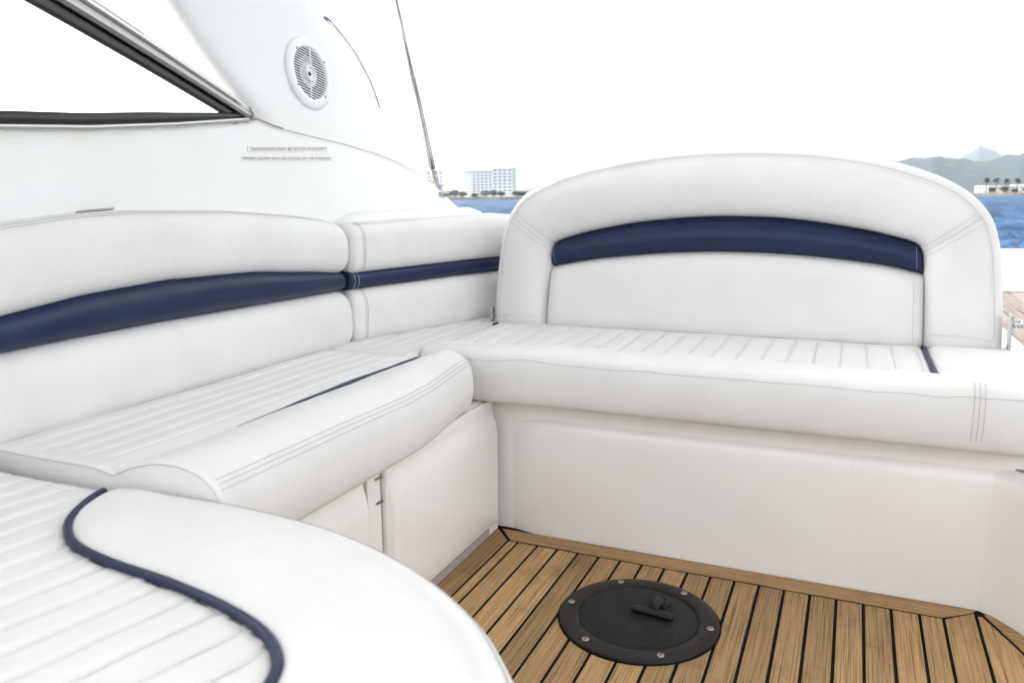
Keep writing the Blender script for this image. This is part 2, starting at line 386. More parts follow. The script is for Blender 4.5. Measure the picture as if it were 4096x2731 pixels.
plank_poly('border_plank', [(0.2835, 1.683), (0.292, 1.69), (0.56, 1.34), (0.56, 1.0), (0.342, 1.535)], 'teak_x')
for k in range(5):
    a = 0.342 + k * .051
    plank_poly('plank', [(a + g, -0.3), (a + .051 - g, -0.3), (a + .051 - g, 1.535 - (k + 1) * .125), (a + g, 1.535 - k * .125 - .02)], 'teak_y')

# ================================================================== AFT SEAT BASE
asb = thing('bench_locker', 'white moulded bench locker with long raised panel under the arched-back bench', 'bench locker', (-0.25, 2.0, 0))
def at0(o, par):   # keep world position under a parent placed at par.location
    o.parent = par; o.matrix_parent_inverse = Matrix.Translation(-Vector(par.location)); return o
at0(box('moulding', -1.29, 0.452, 1.716, 2.9, -0.02, 0.336, 'gelcoat', None, 0.006, 3), asb)
def strip_profile(name, path, prof, m):
    """path xy polyline; prof list of (inset behind path, z); wall faces the right-hand side of travel"""
    P = np.asarray(path, float); T = np.gradient(P, axis=0); T /= np.linalg.norm(T, axis=1)[:, None]
    Nn = np.stack([-T[:, 1], T[:, 0]], 1)
    A = [[(P[i, 0] + Nn[i, 0] * a, P[i, 1] + Nn[i, 1] * a, z) for a, z in prof] for i in range(len(P))]
    return grid(name, A, m)
def fillet(pts, rad, n=10):
    out = [np.array(pts[0], float)]
    for i in range(1, len(pts) - 1):
        p0, p, p1 = (np.array(q, float) for q in pts[i - 1:i + 2])
        a = (p0 - p) / np.linalg.norm(p0 - p); b = (p1 - p) / np.linalg.norm(p1 - p)
        for t in np.linspace(0, 1, n):
            q0, q1 = p + a * rad * (1 - t), p + b * rad * t
            out.append(q0 * (1 - t) + q1 * t if False else (p + a * rad) * (1 - t) ** 2 + 2 * p * t * (1 - t) + (p + b * rad) * t ** 2)
    out.append(np.array(pts[-1], float)); return np.array(out)
raised = [(0, -0.01), (0, 0.0), (0, 0.10), (0, 0.20), (0.0004, 0.255), (0.002, 0.27), (0.006, 0.281), (0.013, 0.288), (0.022, 0.2915), (0.06, 0.293)]
path = fillet([(-0.745, 1.716), (-0.745, 1.70), (0.286, 1.70), (0.56, 1.342)], 0.012)
path = np.vstack([resample(path[:12], 14), resample(path[11:13], 30)[1:-1], resample(path[12:22], 14), resample(path[21:], 20)[1:]])
at0(strip_profile('raised_panel', path, raised, 'gelcoat'), asb)
# step at the right-hand end of the seat base
st = thing('step', 'white corner step with teak tread at right end of the bench base', 'step', (0.6, 1.75, 0))
at0(prism('step_block', [(0.30, 1.7155), (0.31, 1.70), (0.575, 1.352), (1.3, 1.352), (1.3, 2.02), (0.4535, 2.02), (0.4535, 1.7155)], -0.02, 0.2900, 'gelcoat', None, 0.004), st)
for k in range(5):
    x0 = 0.322 + k * .056
    at0(prism('tread_plank', [(x0, 1.7155 + .004), (x0 + .05, 1.7155 + .004), (x0 + .05, 1.72 - (k + 1) * .068), (x0, 1.72 - k * .068)] if k else
              [(x0 - .008, 1.7154), (x0 + .05, 1.7154), (x0 + .05, 1.675)], 0.2850, 0.2960, 'teak_grey', None, 0.0006, 1), st)
# raised aft deck with weathered teak
ad = box('aft_deck', 0.4545, 2.2, 2.0225, 4.05, 0.0, 0.392, 'caulk'); tag(ad, kind='structure')
for k in range(22):
    x0 = 0.4535 + k * .0575
    prism('plank', [(x0 + .0025, 2.03), (x0 + .055, 2.03), (x0 + .055, 3.965), (x0 + .0025, 3.965)], 0.386, 0.40, 'teak_grey', ad, 0.0008, 1)
ld = thing('side_moulding', 'narrow white gutter moulding between bench and weathered teak deck', 'moulding', (.43, 2.3, .33))
at0(box('ledge', 0.405, 0.4515, 1.98, 3.9, 0.325, 0.407, 'gel_clean', None, 0.008, 3), ld)
at0(box('gutter', 0.36, 0.4045, 1.98, 3.9, 0.325, 0.352, 'gel_clean', None, 0.003, 2), ld)
bw = thing('bulwark', 'low white bulwark across the far end of the weathered teak deck', 'bulwark', (1.2, 4.0, .4))
at0(box('bulwark_wall', 0.30, 2.2, 3.97, 4.12, 0.30, 0.578, 'gel_clean', None, 0.02, 4), bw)
at0(box('toe_rail', 0.30, 2.2, 3.958, 3.969, 0.4005, 0.410, 'gelcoat', None, 0.003, 2), bw)
tail = thing('boat_hull', 'white hull supporting the cockpit above the water', 'hull', (0, 1.5, -.6))
at0(box('hull_shell', -1.9, 2.2, -2.0, 4.15, -1.0, -0.065, 'gelcoat', None, 0.05, 3), tail)

# ================================================================== SIDE LOCKER
lo = thing('side_locker', 'white locker with moulded doors beneath the side bench', 'locker', (-.85, 1.2, 0))
LX = -0.803
at0(box('carcass', -1.19, LX, 0.62, 1.714, 0.045, 0.337, 'gelcoat', None, 0.003, 2), lo)
def door(y0, y1, z0, z1, zr, proud):
    """door leaf whose lower field swells out of it, with a sloping top and a rounded near edge"""
    o = box('locker_door', LX + .0005, LX + .014, y0, y1, z0, z1, 'gelcoat', None, 0.004, 3); at0(o, lo)
    A = []
    for s in np.r_[np.linspace(0, .12, 14), np.linspace(.12, 1, 16)[1:]]:
        y = y0 + .004 + s * (y1 - y0 - .007); e = s * (y1 - y0) / .026; k = math.sqrt(max(0, 1 - (1 - min(1, e)) ** 2)); row = []
        for a, z in ((0, z0 + .0015), (.85, z0 + .0015), (1, z0 + .005), (1, z0 + .05), (1, (z0 + zr) / 2), (1, zr - .04), (.99, zr - .026), (.93, zr - .014), (.78, zr - .002), (.55, zr + .009), (.3, zr + .018), (.08, zr + .026), (0, zr + .032)):
            row.append((LX + .0138 + a * proud * k, y, z if z < zr - .05 else z - (1 - k) * .02))
        A.append(row)
    f = grid('door_field', A, 'gelcoat'); f.parent = o; f.matrix_parent_inverse = Matrix()
    return o
door(1.207, 1.694, 0.020, 0.334, 0.272, .012)
door(0.66, 1.134, 0.020, 0.334, 0.280, .010)
at0(box('stile', LX + .0005, LX + .004, 1.1595, 1.2025, 0.04, 0.334, 'gelcoat', None, 0.002, 2), lo)
at0(box('door_gap_shade', LX + .0004, LX + .0022, 1.1345, 1.1592, 0.04, 0.334, 'grey_strip'), lo)  # grey strip coloured as the shadow gap between door and stile
for zz in (0.300, 0.2515):
    at0(prism('hinge_leaf', [(LX + .004, 1.184), (LX + .0075, 1.2045), (LX + .004, 1.2045)], zz - .0025, zz + .0025, 'steel_dull'), lo)
at0(box('skirting', -0.80, -0.7775, 0.7, 1.640, 0.0005, 0.0195, 'grey_strip', None, 0.002, 2), lo)
at0(box('foot', LX + .0, LX + .0235, 1.645, 1.6935, 0.0006, 0.0195, 'gelcoat', None, 0.001, 1), lo)

# near seat base
nb = thing('bench_locker', 'white bench locker below the rounded cushion in the foreground', 'bench locker', (-.7, .3, 0))
at0(prism('moulding', [(-1.19, -.5), (-.25, -.5), (-.25, .42), (-.29, .51), (-.36, .6), (-.5, .655), (-.7, .67), (-1.19, .67)], -0.02, 0.318, 'gelcoat', None, 0.008, 3), nb)

# ================================================================== CUSHIONS
def flute(x, p, d):
    return -d * (1 - abs(math.sin(PI * x / p))) ** 3.2
def end_caps(name, A, m, zc):
    """flat ends closed by short strips to a mid line, so a hollow in the outline stays clean"""
    out = []
    for ring_ in (A[0], A[-1]):
        ring_ = np.asarray(ring_, float); n = len(ring_); mid = ring_.copy(); c = ring_.mean(0)
        mid = c + (ring_ - c) * .86; mid[:, 2] = zc
        Vv = list(map(tuple, ring_)) + list(map(tuple, mid)); Fc = [(j, (j + 1) % n, n + (j + 1) % n, n + j) for j in range(n)]
        out.append((Vv, Fc))
    return out
def sweep_cushion(name, prof, S0, S1, n, place, zmod, er0, er1, parent, m='vinyl'):
    """prof: closed (a,z) loop; place(s,a,z)->world; ends rounded by radius er0/er1"""
    prof = np.asarray(prof, float); nxt = np.roll(prof, -1, 0) - np.roll(prof, 1, 0)
    Nn = np.stack([nxt[:, 1], -nxt[:, 0]], 1); Nn /= np.linalg.norm(Nn, axis=1)[:, None] + 1e-9
    ctr = prof.mean(0)
    if np.mean(np.sum(Nn * (prof - ctr), 1)) < 0: Nn = -Nn
    sts = []
    for ph in np.linspace(PI / 2, 0, 7)[:-1]: sts.append((S0 + er0 - er0 * math.sin(ph), er0 * (1 - math.cos(ph))))
    for s in np.linspace(S0 + er0, S1 - er1, n): sts.append((s, 0))
    for ph in np.linspace(0, PI / 2, 7)[1:]: sts.append((S1 - er1 + er1 * math.sin(ph), er1 * (1 - math.cos(ph))))
    A = []
    for s, ins in sts:
        row = []
        for (a, z), nn in zip(prof, Nn):
            aa, zz = a - nn[0] * ins, z - nn[1] * ins
            zz += zmod(s, aa, z) if z > .4 else 0
            row.append(place(s, aa, zz))
        A.append(row)
    o = grid(name, A, m, parent, wrap=True); bm = bmesh.new(); bm.from_mesh(o.data)
    for Vv, Fc in end_caps(name, A, m, .40):
        vv = [bm.verts.new(v) for v in Vv]
        for f in Fc: bm.faces.new([vv[k] for k in f])
    bmesh.ops.remove_doubles(bm, verts=bm.verts, dist=1e-6); bmesh.ops.recalc_face_normals(bm, faces=bm.faces)
    for f in bm.faces: f.smooth = True
    bm.to_mesh(o.data); bm.free(); o.data.set_sharp_from_angle(angle=math.radians(50)); return o

# --- aft bench cushion: length along X, depth along +Y from the front
AY = 1.634
aft = thing('seat_cushion', 'long white cushion with crosswise pleats below the arched navy-striped backrest', 'cushion', (-.27, 1.9, .337))
front = crom([(0.035, .3375), (0.014, .341), (0.004, .356), (-0.002, .385), (-0.002, .42), (0.004, .444), (0.016, .459), (0.04, .468), (0.075, .4705), (0.105, .467), (0.13, .459), (0.146, .4535)], 46)
top = np.stack([np.linspace(.150, .53, 60), np.full(60, .4555)], 1)
back = np.array([(.54, .452), (.545, .44), (.545, .36), (.54, .34), (.4, .3375), (.2, .3375)])
aprof = np.vstack([front, top, back])
AXR = 0.172
def aft_z(s, a, z):
    d = 0.0
    if a > .125 and s < AXR:
        k = ss((a - .125) / .03) * ss((AXR - .006 - s) / .02 + .3)
        d += k * flute(s + .955, .0555, .0075) * (1 - ss((a - .44) / .05))
        d += k * .0025 * nz(s * 1.2, a * 2, 0, 9)
    if s > AXR:
        k = ss((s - AXR) / .035); d += .012 * k * math.sin(min(1, max(0, (a + .02) / .57)) * PI) ** .6 if a > .05 else .004 * k
    d -= .010 * ss((a - .12) / .03) * math.exp(-((s - AXR) / .012) ** 2)
    # crumpled cover towards the bolster
    d += .0035 * mnoise.fractal(Vector((s * 7, a * 9, 2.0)), 1.0, 2.0, 3) * (1 - .6 * ss((a - .16) / .1))
    d += .0075 * max(0, nz(s * .9 + a * 1.6, a * 5 - s * 4, 4, 6)) * math.exp(-((a - .12) / .07) ** 2)
    d -= .007 * ss((-.55 - s) / .35) * ss((a - .02) / .05) * (1 - ss((a - .15) / .08))
    return d
pl_aft = lambda s, a, z: (s, AY + a - (.0 if s < .2 else 0) + .0015 * nz(s, z * 3, 5, 5), z)
at0(sweep_cushion('cover', aprof, -0.962, 0.372, 620, pl_aft, aft_z, .012, .03, None), aft)
P = [pl_aft(AXR, a, .4555 + aft_z(AXR, a, .45) + .004) for a in np.linspace(.112, .5, 30)]
at0(tube('piping', P, .0055, 'piping'), aft)
def aft_pt(s, a, z, o=.0012):
    zz = z + aft_z(s, a, z); q = pl_aft(s, a, zz); return (q[0], q[1] - o * .8, q[2] + o * .7)
sx = np.linspace(-.95, .36, 220)
wob = lambda s: .0025 * nz(s, 1, 1, 3) + (.004 * math.sin((s + .75) * 22) * math.exp(-((s + .72) / .12) ** 2))
seams = [[aft_pt(s, 0.0035 + wob(s) * .3, .4445 + wob(s)) for s in sx]]
for dx in (-.009, 0.0, .009):
    seams.append([aft_pt(.232 + dx + .004 * (z - .4), a, z, .0014) for a, z in front[4:27]])
at0(stitch('stitching', seams, aft), aft)

# --- corner piece between the two benches
cor = thing('seat_cushion', 'small pleated white cushion in the corner between side bench and arched-back bench', 'cushion', (-1.08, 1.9, .337))
def cor_z(s, a, z):
    return flute(s + 1.19, .0445, .006) * ss((a - .03) / .05) + .002 * nz(s, a, 3, 14)
cfront = crom([(0.03, .3375), (0.006, .342), (0, .37), (0, .42), (0.004, .441), (0.014, .449), (0.03, .452)], 26)
cprof = np.vstack([cfront, np.stack([np.linspace(.036, .74, 60), np.linspace(.4525, .455, 60)], 1), [(.75, .45), (.755, .43), (.755, .36), (.75, .34), (.5, .3375), (.2, .3375)]])
pl_cor = lambda s, a, z: (s, 1.588 + a - .30 * (s + .966) * 0, z)
at0(sweep_cushion('cover', cprof, -1.2, -0.966, 110, pl_cor, cor_z, .006, .012, None), cor)
at0(stitch('stitching', [[(x, 1.590, .4435 + .002 * nz(x, 0, 0, 6)) for x in np.linspace(-1.19, -.975, 50)],
                         [(-.966, y, .4545) for y in np.linspace(1.61, 2.25, 80)]], cor), cor)

# --- side bench cushion: length along Y, front faces +X
SX = -0.735
side = thing('seat_cushion', 'white side bench cushion with lengthwise pleats and a fat front bolster', 'cushion', (-.95, 1.15, .337))
sfront = crom([(0.035, .3375), (0.012, .3405), (0.002, .354), (-0.004, .385), (-0.003, .42), (0.002, .442), (0.010, .455), (0.032, .469), (0.068, .4775), (0.105, .4765), (0.142, .468), (0.172, .456), (0.190, .4485)], 56)
xs = np.linspace(.194, .448, 150)
stop = np.stack([xs, np.array([.4487 + .0058 * ss((x - .192) / .035) for x in xs])], 1)
sback = np.array([(.47, .4535), (.51, .4535), (.516, .44), (.516, .36), (.51, .34), (.4, .3375), (.2, .3375)])
sprof = np.vstack([sfront, stop, sback])
def side_z(s, a, z):
    d = .0025 * mnoise.fractal(Vector((s * 4, a * 6, 7.0)), 1.0, 2.0, 3)
    d -= .006 * math.exp(-((a - .19) / .025) ** 2) * ss((s - 1.0) / .3)
    if a > .192: d += flute(a - .194 + .0016 * nz(s, a, 2, 6), .0425, .0050) * ss((s - .738) / .06) * ss((1.575 - s) / .05)
    return d
pl_side = lambda s, a, z: (SX - a - .05 * ss((s - 1.22) / .40) * (1 - ss((a - .02) / .15)), s, z)
at0(sweep_cushion('cover', sprof, 0.733, 1.583, 150, pl_side, side_z, .006, .022, None), side)
ps = np.linspace(.98, 1.572, 60)
P = [pl_side(s, .194, .4475 + side_z(s, .192, .45) + .0085 * ss((s - .98) / .3) - .004) for s in ps]
at0(tube('piping', P, [.004 + .0035 * ss((s - 1.0) / .3) for s in ps], 'piping'), side)
def side_pt(s, a, z, o=.0012): q = pl_side(s, a, z + side_z(s, a, z)); return (q[0] + o, q[1], q[2] + o * .7)
sy_ = np.linspace(.742, 1.575, 160)
seams = [[side_pt(s, a, z) for s in sy_] for a, z in ((.0035, .4465), (.008, .4535), (.014, .459))]
seams.append([(pl_side(.7335, a, z + side_z(.735, a, z))[0], .7318, z - .004 + side_z(.735, a, z)) for a, z in np.vstack([sfront[14:], stop[::6]])])
at0(stitch('stitching', seams, side), side)

# --- near cushion with curved bolster
near = thing('seat_cushion', 'rounded white cushion in the foreground with curving navy piping', 'cushion', (-.7, .35, .32))
outer = crom([(-.905, .713), (-.866, .731), (-.80, .738), (-.72, .740), (-.64, .736), (-.56, .726), (-.47, .702), (-.383, .664), (-.303, .612), (-.249, .558), (-.213, .508), (-.180, .43), (-.162, .30), (-.158, .1), (-.158, -.3)], 170)
pipe = crom([(-.905, .713), (-.893, .672), (-.868, .627), (-.835, .593), (-.785, .565), (-.71, .549), (-.62, .540), (-.53, .524), (-.465, .503), (-.425, .474), (-.406, .44), (-.400, .40), (-.398, .3), (-.398, .1), (-.398, -.3)], 170)
NZ = .436
ws = [0, .03, .07, .12, .2, .3, .4, .5, .6, .7, .8, .87, .93, .97]
A = []
for i in range(170):
    o_, p_ = outer[i], pipe[i]; d = o_ - p_; L = np.linalg.norm(d) + 1e-6; u = d / L
    i0, i1 = max(0, i - 1), min(169, i + 1); t = outer[i1] - outer[i0]; t /= np.linalg.norm(t); nn = np.array([-t[1], t[0]])
    if nn @ u < 0: nn = -nn
    k = min(1, L / .12); row = []
    rr = .022
    for q in ws:
        pt = p_ + (o_ - nn * rr * k - p_) * q
        z = NZ - .004 + k * (.019 * math.sin(PI * min(1, q * 1.02)) ** .55 + .004 * q) + .0016 * nz(pt[0], pt[1], 0, 9)
        row.append((pt[0], pt[1], z))
    zt = NZ - .004 + k * (.004 + .002)
    for ph in np.linspace(.15, PI / 2, 7):
        pt = o_ - nn * rr * k * (1 - math.sin(ph)); row.append((pt[0], pt[1], zt - rr * (1 - math.cos(ph))))
    for dz, inn in ((.045, -.003), (.075, .0), (.095, .006), (.104, .016)):
        pt = o_ - nn * inn; row.append((pt[0], pt[1], zt - dz))
    A.append(row)
at0(grid('bolster', A, 'vinyl'), near)
NA = np.array(A)
at0(tube('piping', [(p[0], p[1], NZ + .0020) for p in pipe[2:]], .0052, 'piping', None, 12), near)
# fluted field
def inside(pts, x, y):
    c = False; n = len(pts); j = n - 1
    for i in range(n):
        if (pts[i][1] > y) != (pts[j][1] > y) and x < (pts[j][0] - pts[i][0]) * (y - pts[i][1]) / (pts[j][1] - pts[i][1]) + pts[i][0]: c = not c
        j = i
    return c
fieldpoly = [tuple(p) for p in pipe] + [(-1.3, -.3), (-1.3, .714), (-.905, .714)]
pipeA = np.array(pipe)
A = []
gx, gy = np.linspace(-1.195, -.36, 300), np.linspace(-.3, .714, 90)
for y_ in gy:
    row = []
    for x in gx:
        y = y_
        dmin = float(np.min(np.hypot(pipeA[:, 0] - x, pipeA[:, 1] - y)))
        ins = inside(fieldpoly, x, y); z = NZ
        cxr = (x - .24 * (y - .45)) + .012 * nz(x, y, 1, 3)
        if ins:
            kk = ss(dmin / .02); z += flute(cxr + .734, .0468, .0066) * (.12 + .88 * kk) * (1 - .8 * ss((y - .655) / .04)) + .0022 * nz(x, y, 6, 12) * kk - .0012 * (1 - ss(dmin / .012))
            z -= .012 * ss((y - .69) / .03) ** 2
        else:
            j = int(np.argmin(np.hypot(pipeA[:, 0] - x, pipeA[:, 1] - y))); kq = min(1, .008 / max(dmin, 1e-6))
            x, y, z = pipeA[j, 0] + (x - pipeA[j, 0]) * kq, pipeA[j, 1] + (y - pipeA[j, 1]) * kq, z - .004 - .02 * ss(dmin / .01)
        row.append((x, y, z))
    A.append(row)
at0(grid('fluted_field', A, 'vinyl'), near)
at0(stitch('stitching', [NA[8:, 16] + np.array([0, 0, .0006])], near, r=.0007), near)

# ================================================================== BACKRESTS
# --- arched aft backrest (local: x along, z up, -y towards the seats)
LEAN = math.radians(7)
ab = thing('backrest', 'large arched white backrest with curved navy stripe', 'backrest', (0, 2.125, .45))
def lean(p):  # local (x, proud, zc) -> world ; proud>0 towards camera
    x, pr_, z = p; zz = z - .45
    return (x, 2.125 + zz * math.sin(LEAN) - pr_ * math.cos(LEAN), .45 + zz * math.cos(LEAN) + pr_ * math.sin(LEAN) * .3)
k_ = 1.018   # plane recedes with height
def up(z): return .45 + (z - .45) * k_ + (z - .45) ** 2 * .05
OUT = [(-.978, .442), (-.977, .54), (-.972, .633), (-.962, .71), (-.940, .768), (-.900, .815), (-.835, .850), (-.758, .878), (-.64, .903), (-.511, .921), (-.38, .929), (-.247, .929), (-.13, .921), (-.026, .907), (.065, .888), (.148, .862), (.21, .834), (.258, .800), (.294, .755), (.313, .70), (.322, .64), (.331, .55), (.336, .452)]
INN = [(-.818, .440), (-.814, .53), (-.808, .61), (-.806, .66), (-.800, .684), (-.76, .700), (-.69, .718), (-.60, .735), (-.50, .748), (-.40, .756), (-.288, .758), (-.18, .754), (-.08, .743), (.02, .727), (.09, .711), (.135, .698), (.152, .682), (.157, .65), (.162, .60), (.166, .53), (.170, .444)]
outc = crom([(x, up(z)) for x, z in OUT], 260); innc = crom([(x, up(z)) for x, z in INN], 260)
# match parameters by mitre points
def remap(C, keys, nseg):
    idx = [0] + [int(np.argmin(np.hypot(C[:, 0] - a, C[:, 1] - b))) for a, b in keys] + [len(C) - 1]; out = []
    for (i, j), n in zip(zip(idx[:-1], idx[1:]), nseg): out.append(resample(C[i:j + 1], n)[:-1])
    out.append(C[-1:]); return np.vstack(out)
oc = remap(outc, [(-.938, up(.770)), (.283, up(.772))], (40, 150, 40)); ic = remap(innc, [(-.803, up(.680)), (.153, up(.682))], (40, 150, 40))
nB = len(oc); TH = .105
A = []
for i in range(nB):
    o_, n_ = oc[i], ic[i]; t = oc[min(nB - 1, i + 1)] - oc[max(0, i - 1)]; t /= np.linalg.norm(t); nn = np.array([-t[1], t[0]])
    if nn @ (o_ - n_) < 0: nn = -nn
    row = []
    e = min(i, nB - 1 - i) / 9; eb = math.sqrt(max(0, 1 - (1 - min(1, e)) ** 2)); 
    R = .026
    row.append(lean((n_[0], -.05, n_[1])))
    for q, b in ((0, -.012), (.02, .0), (.06, .012), (.13, .0235), (.22, .031), (.35, .0365), (.5, .038), (.65, .0365), (.8, .032), (.92, .0265), (1.0, .022)):
        pt = n_ + (o_ - nn * R - n_) * q
        mit = math.exp(-((i - 40) / 1.3) ** 2) + math.exp(-((i - 190 + 1) / 1.3) ** 2)
        bb = (b + .02) * (.55 + .45 * eb) - .02 - .0022 * mit * (q > .1)
        row.append(lean((pt[0], bb + .0015 * nz(pt[0], pt[1], 0, 8), pt[1])))
    for ph in np.linspace(.2, PI / 2, 7):
        pt = o_ - nn * R * (1 - math.sin(ph)); row.append(lean((pt[0], .022 * (.5 + .5 * eb) - R * (1 - math.cos(ph)), pt[1])))
    for bk, inn in ((-.03, 0), (-.07, .0), (-.092, .006), (-TH, .02), (-TH, .12)):
        pt = o_ - nn * inn; row.append(lean((pt[0], bk, pt[1])))
    A.append(row)
fr = at0(grid('frame_cover', A, 'vinyl'), ab); AF = np.array(A)
def off(P, o=.0012): return np.asarray(P) + np.array([0, -o, o * .3])
seams = [off(AF[3:-3, 12])]
for i in (36, 38, 40, 187, 189, 191): seams.append(off(AF[i, 2:13], .0022))
base_l = [lean((x, .030 + .004 * math.sin(i * .3), up(.468 + .012 * math.sin((x + .978) / .16 * 2.2)))) for i, x in enumerate(np.linspace(-.955, -.83, 30))]
base_r = [lean((x, .036, up(.474 + .012 * math.sin((.336 - x) / .16 * 2.2)))) for i, x in enumerate(np.linspace(.185, .315, 30))]
seams += [off(base_l, .006), off(base_r, .006)]
at0(stitch('stitching', seams, ab, r=.0005), ab)
# navy stripe and lower panel
NT = [(-.806, .662), (-.800, .682), (-.76, .698), (-.69, .716), (-.60, .733), (-.50, .746), (-.40, .754), (-.288, .756), (-.18, .752), (-.08, .741), (.02, .725), (.09, .709), (.135, .695), (.152, .680)]
NBt = [(-.812, .620), (-.80, .622), (-.74, .634), (-.66, .6465), (-.58, .655), (-.48, .664), (-.38, .669), (-.284, .6705), (-.18, .668), (-.08, .662), (.02, .652), (.09, .642), (.135, .632), (.163, .625)]
ntc, nbc = crom([(x, up(z)) for x, z in NT], 150), crom([(x, up(z)) for x, z in NBt], 150)
A = []
for i in range(150):
    a, b = nbc[i], ntc[i]; e = min(i, 149 - i) / 7; eb = math.sqrt(max(0, 1 - (1 - min(1, e)) ** 2)); row = []
    for q in np.linspace(0, 1, 19):
        pt = a + (b - a) * (q * 1.06 - .03); bul = max(0, 1 - abs(2 * q - 1) ** 2.4)
        row.append(lean((pt[0], -.022 + .036 * bul ** .6 * (.3 + .7 * eb) + .001 * nz(pt[0], pt[1], 3, 14), pt[1])))
    A.append(row)
at0(grid('navy_stripe', A, 'navy'), ab)
NS = np.array(A)
at0(stitch('stripe_stitching', [off(NS[-4, 2:17], .001), off(NS[3, 2:17], .001)], ab, m='thread_light', r=.0004), ab)
lowb = crom([(-.818, up(.4385)), (-.5, up(.4385)), (-.2, up(.4385)), (.172, up(.4405))], 150)
A = []
for i in range(150):
    a, b = lowb[i], nbc[i]; e = min(i, 149 - i) / 6; eb = math.sqrt(max(0, 1 - (1 - min(1, e)) ** 2)); row = []
    for q in np.linspace(0, 1, 23):
        pt = a + (b - a) * (q * 1.0); bul = max(0, 1 - abs(2 * q - 1) ** 5)
        row.append(lean((pt[0], -.03 + (.057 - .008 * q) * bul ** .5 * (.25 + .75 * eb) + .0014 * nz(pt[0], pt[1], 9, 7), pt[1])))
    A.append(row)
at0(grid('lower_panel', A, 'vinyl'), ab)
LPn = np.array(A)
at0(stitch('panel_stitching', [off(LPn[-5, 2:21], .0012)], ab, r=.0004), ab)
# backing board and hinges
bo = [tuple(o - np.array([0, 0])) for o in oc[::6]]
cx_, cz_ = np.mean([b[0] for b in bo]), np.mean([b[1] for b in bo])
A = [[lean((cx_ + (b[0] - cx_) * .985, d, cz_ + (b[1] - cz_) * .97)) for b in bo] for d in (-.055, -.085)]
at0(grid('backing_board', A, 'white_plastic', None, wrap=True, caps=True), ab)
at0(box('light_stop', -.955, .315, 2.150, 2.21, .335, .50, 'black', None, .003, 1), ab)  # added black block that stops light leaking beneath the backrest
for x, s in ((-.9815, -1), (.3435, 1)):
    h = at0(box('hinge_plate', x - .002, x + .002, 2.10 if s < 0 else 2.085, 2.125, .42, .50 if s < 0 else .545, 'steel', None, .0015, 1), ab)
    kb = None if s < 0 else tube('knob', [(x + s * t, 2.105, .523) for t in (.002, .006, .016, .022, .0245)], [.007, .011, .0115, .010, .006], 'steel', None, 16)
    if kb: kb.parent = h; kb.matrix_parent_inverse = Matrix()
    sc = tube('hinge_bolt', [(x - s * .004, 2.108, .47), (x + s * .006, 2.108, .47)], .005, 'steel', None, 10); sc.parent = h; sc.matrix_parent_inverse = Matrix()
    at0(box('hinge_arm', x - s * .016 - .012, x - s * .016 + .012, 2.09, 2.14, .40, .452, 'black', None, .002, 1), ab)

# --- rolls of the side backrests
def roll(name, path, z0, z1, xc, b, m, parent, e0=.03, e1=.03, n=200, ex=2.6, seed=0):
    """puffed roll along path (xy); z0/z1 arrays of lower and upper crease heights; b half depth"""
    P = resample(path, n); T = np.gradient(P, axis=0); T /= np.linalg.norm(T, axis=1)[:, None]; Nn = np.stack([T[:, 1], -T[:, 0]], 1)
    Lc = np.r_[0, np.cumsum(np.linalg.norm(np.diff(P, axis=0), axis=1))]; L = Lc[-1]
    za, zb = np.interp(P[:, 1], z0[0], z0[1]), np.interp(P[:, 1], z1[0], z1[1])
    st_ = [(0, L * 0)]; A = []
    ss_ = np.r_[e0 * (1 - np.cos(np.linspace(0, PI / 2, 12))), np.linspace(e0, L - e1, n)[1:-1], L - e1 * (1 - np.cos(np.linspace(PI / 2, 0, 12)))]
    for s in ss_:
        c = np.array([np.interp(s, Lc, P[:, 0]), np.interp(s, Lc, P[:, 1])]); nn = np.array([np.interp(s, Lc, Nn[:, 0]), np.interp(s, Lc, Nn[:, 1])])
        a0, a1 = np.interp(s, Lc, za), np.interp(s, Lc, zb)
        k = 1.0
        if s < e0: k = math.sqrt(max(0, 1 - (1 - s / e0) ** 2))
        if s > L - e1: k = math.sqrt(max(0, 1 - (1 - (L - s) / e1) ** 2))
        k = .25 + .75 * k if k > 0 else .25
        hh, zm = (a1 - a0) / 2, (a0 + a1) / 2; row = []
        for t in np.linspace(0, 2 * PI, 40, endpoint=False):
            ct, st2 = math.cos(t), math.sin(t)
            u = math.copysign(abs(ct) ** (2 / ex), ct); v = math.copysign(abs(st2) ** (2 / ex), st2)
            kk = .6 + .4 * k
            q = c + nn * (xc + b * u * kk)
            zz = zm + hh * v * kk
            w_ = .0022 * nz(q[1] * 1.0, zz * 2, seed, 7)
            row.append((q[0] + nn[0] * w_, q[1] + nn[1] * w_, zz))
        A.append(row)
    return grid(name, A, m, parent, wrap=True, caps=True), np.array(A)
nbk = thing('backrest', 'long white side backrest with navy stripe, left of the stripe joint', 'backrest', (-1.2, .9, .45))
pth = np.array([(-1.2, .1), (-1.2, .5), (-1.2, 1.0), (-1.197, 1.40), (-1.193, 1.690)])
ZT = ([.1, .5, .83, .94, 1.06, 1.3, 1.5, 1.6, 1.70], [.70, .74, .786, .797, .802, .798, .784, .773, .757])
ZN = ([.1, .5, .775, .93, 1.12, 1.36, 1.55, 1.65, 1.7], [.586, .612, .640, .657, .667, .660, .643, .631, .626])
ZB = ([.1, .77, 1.1, 1.35, 1.65, 1.7], [.582, .585, .588, .586, .586, .586])
Z0 = ([.1, 1.8], [.428, .428])
o, A1 = roll('upper_roll', pth, (ZN[0], [z - .004 for z in ZN[1]]), ZT, -.055, .073, 'vinyl', None, .04, .045, 220, 2.7); at0(o, nbk)
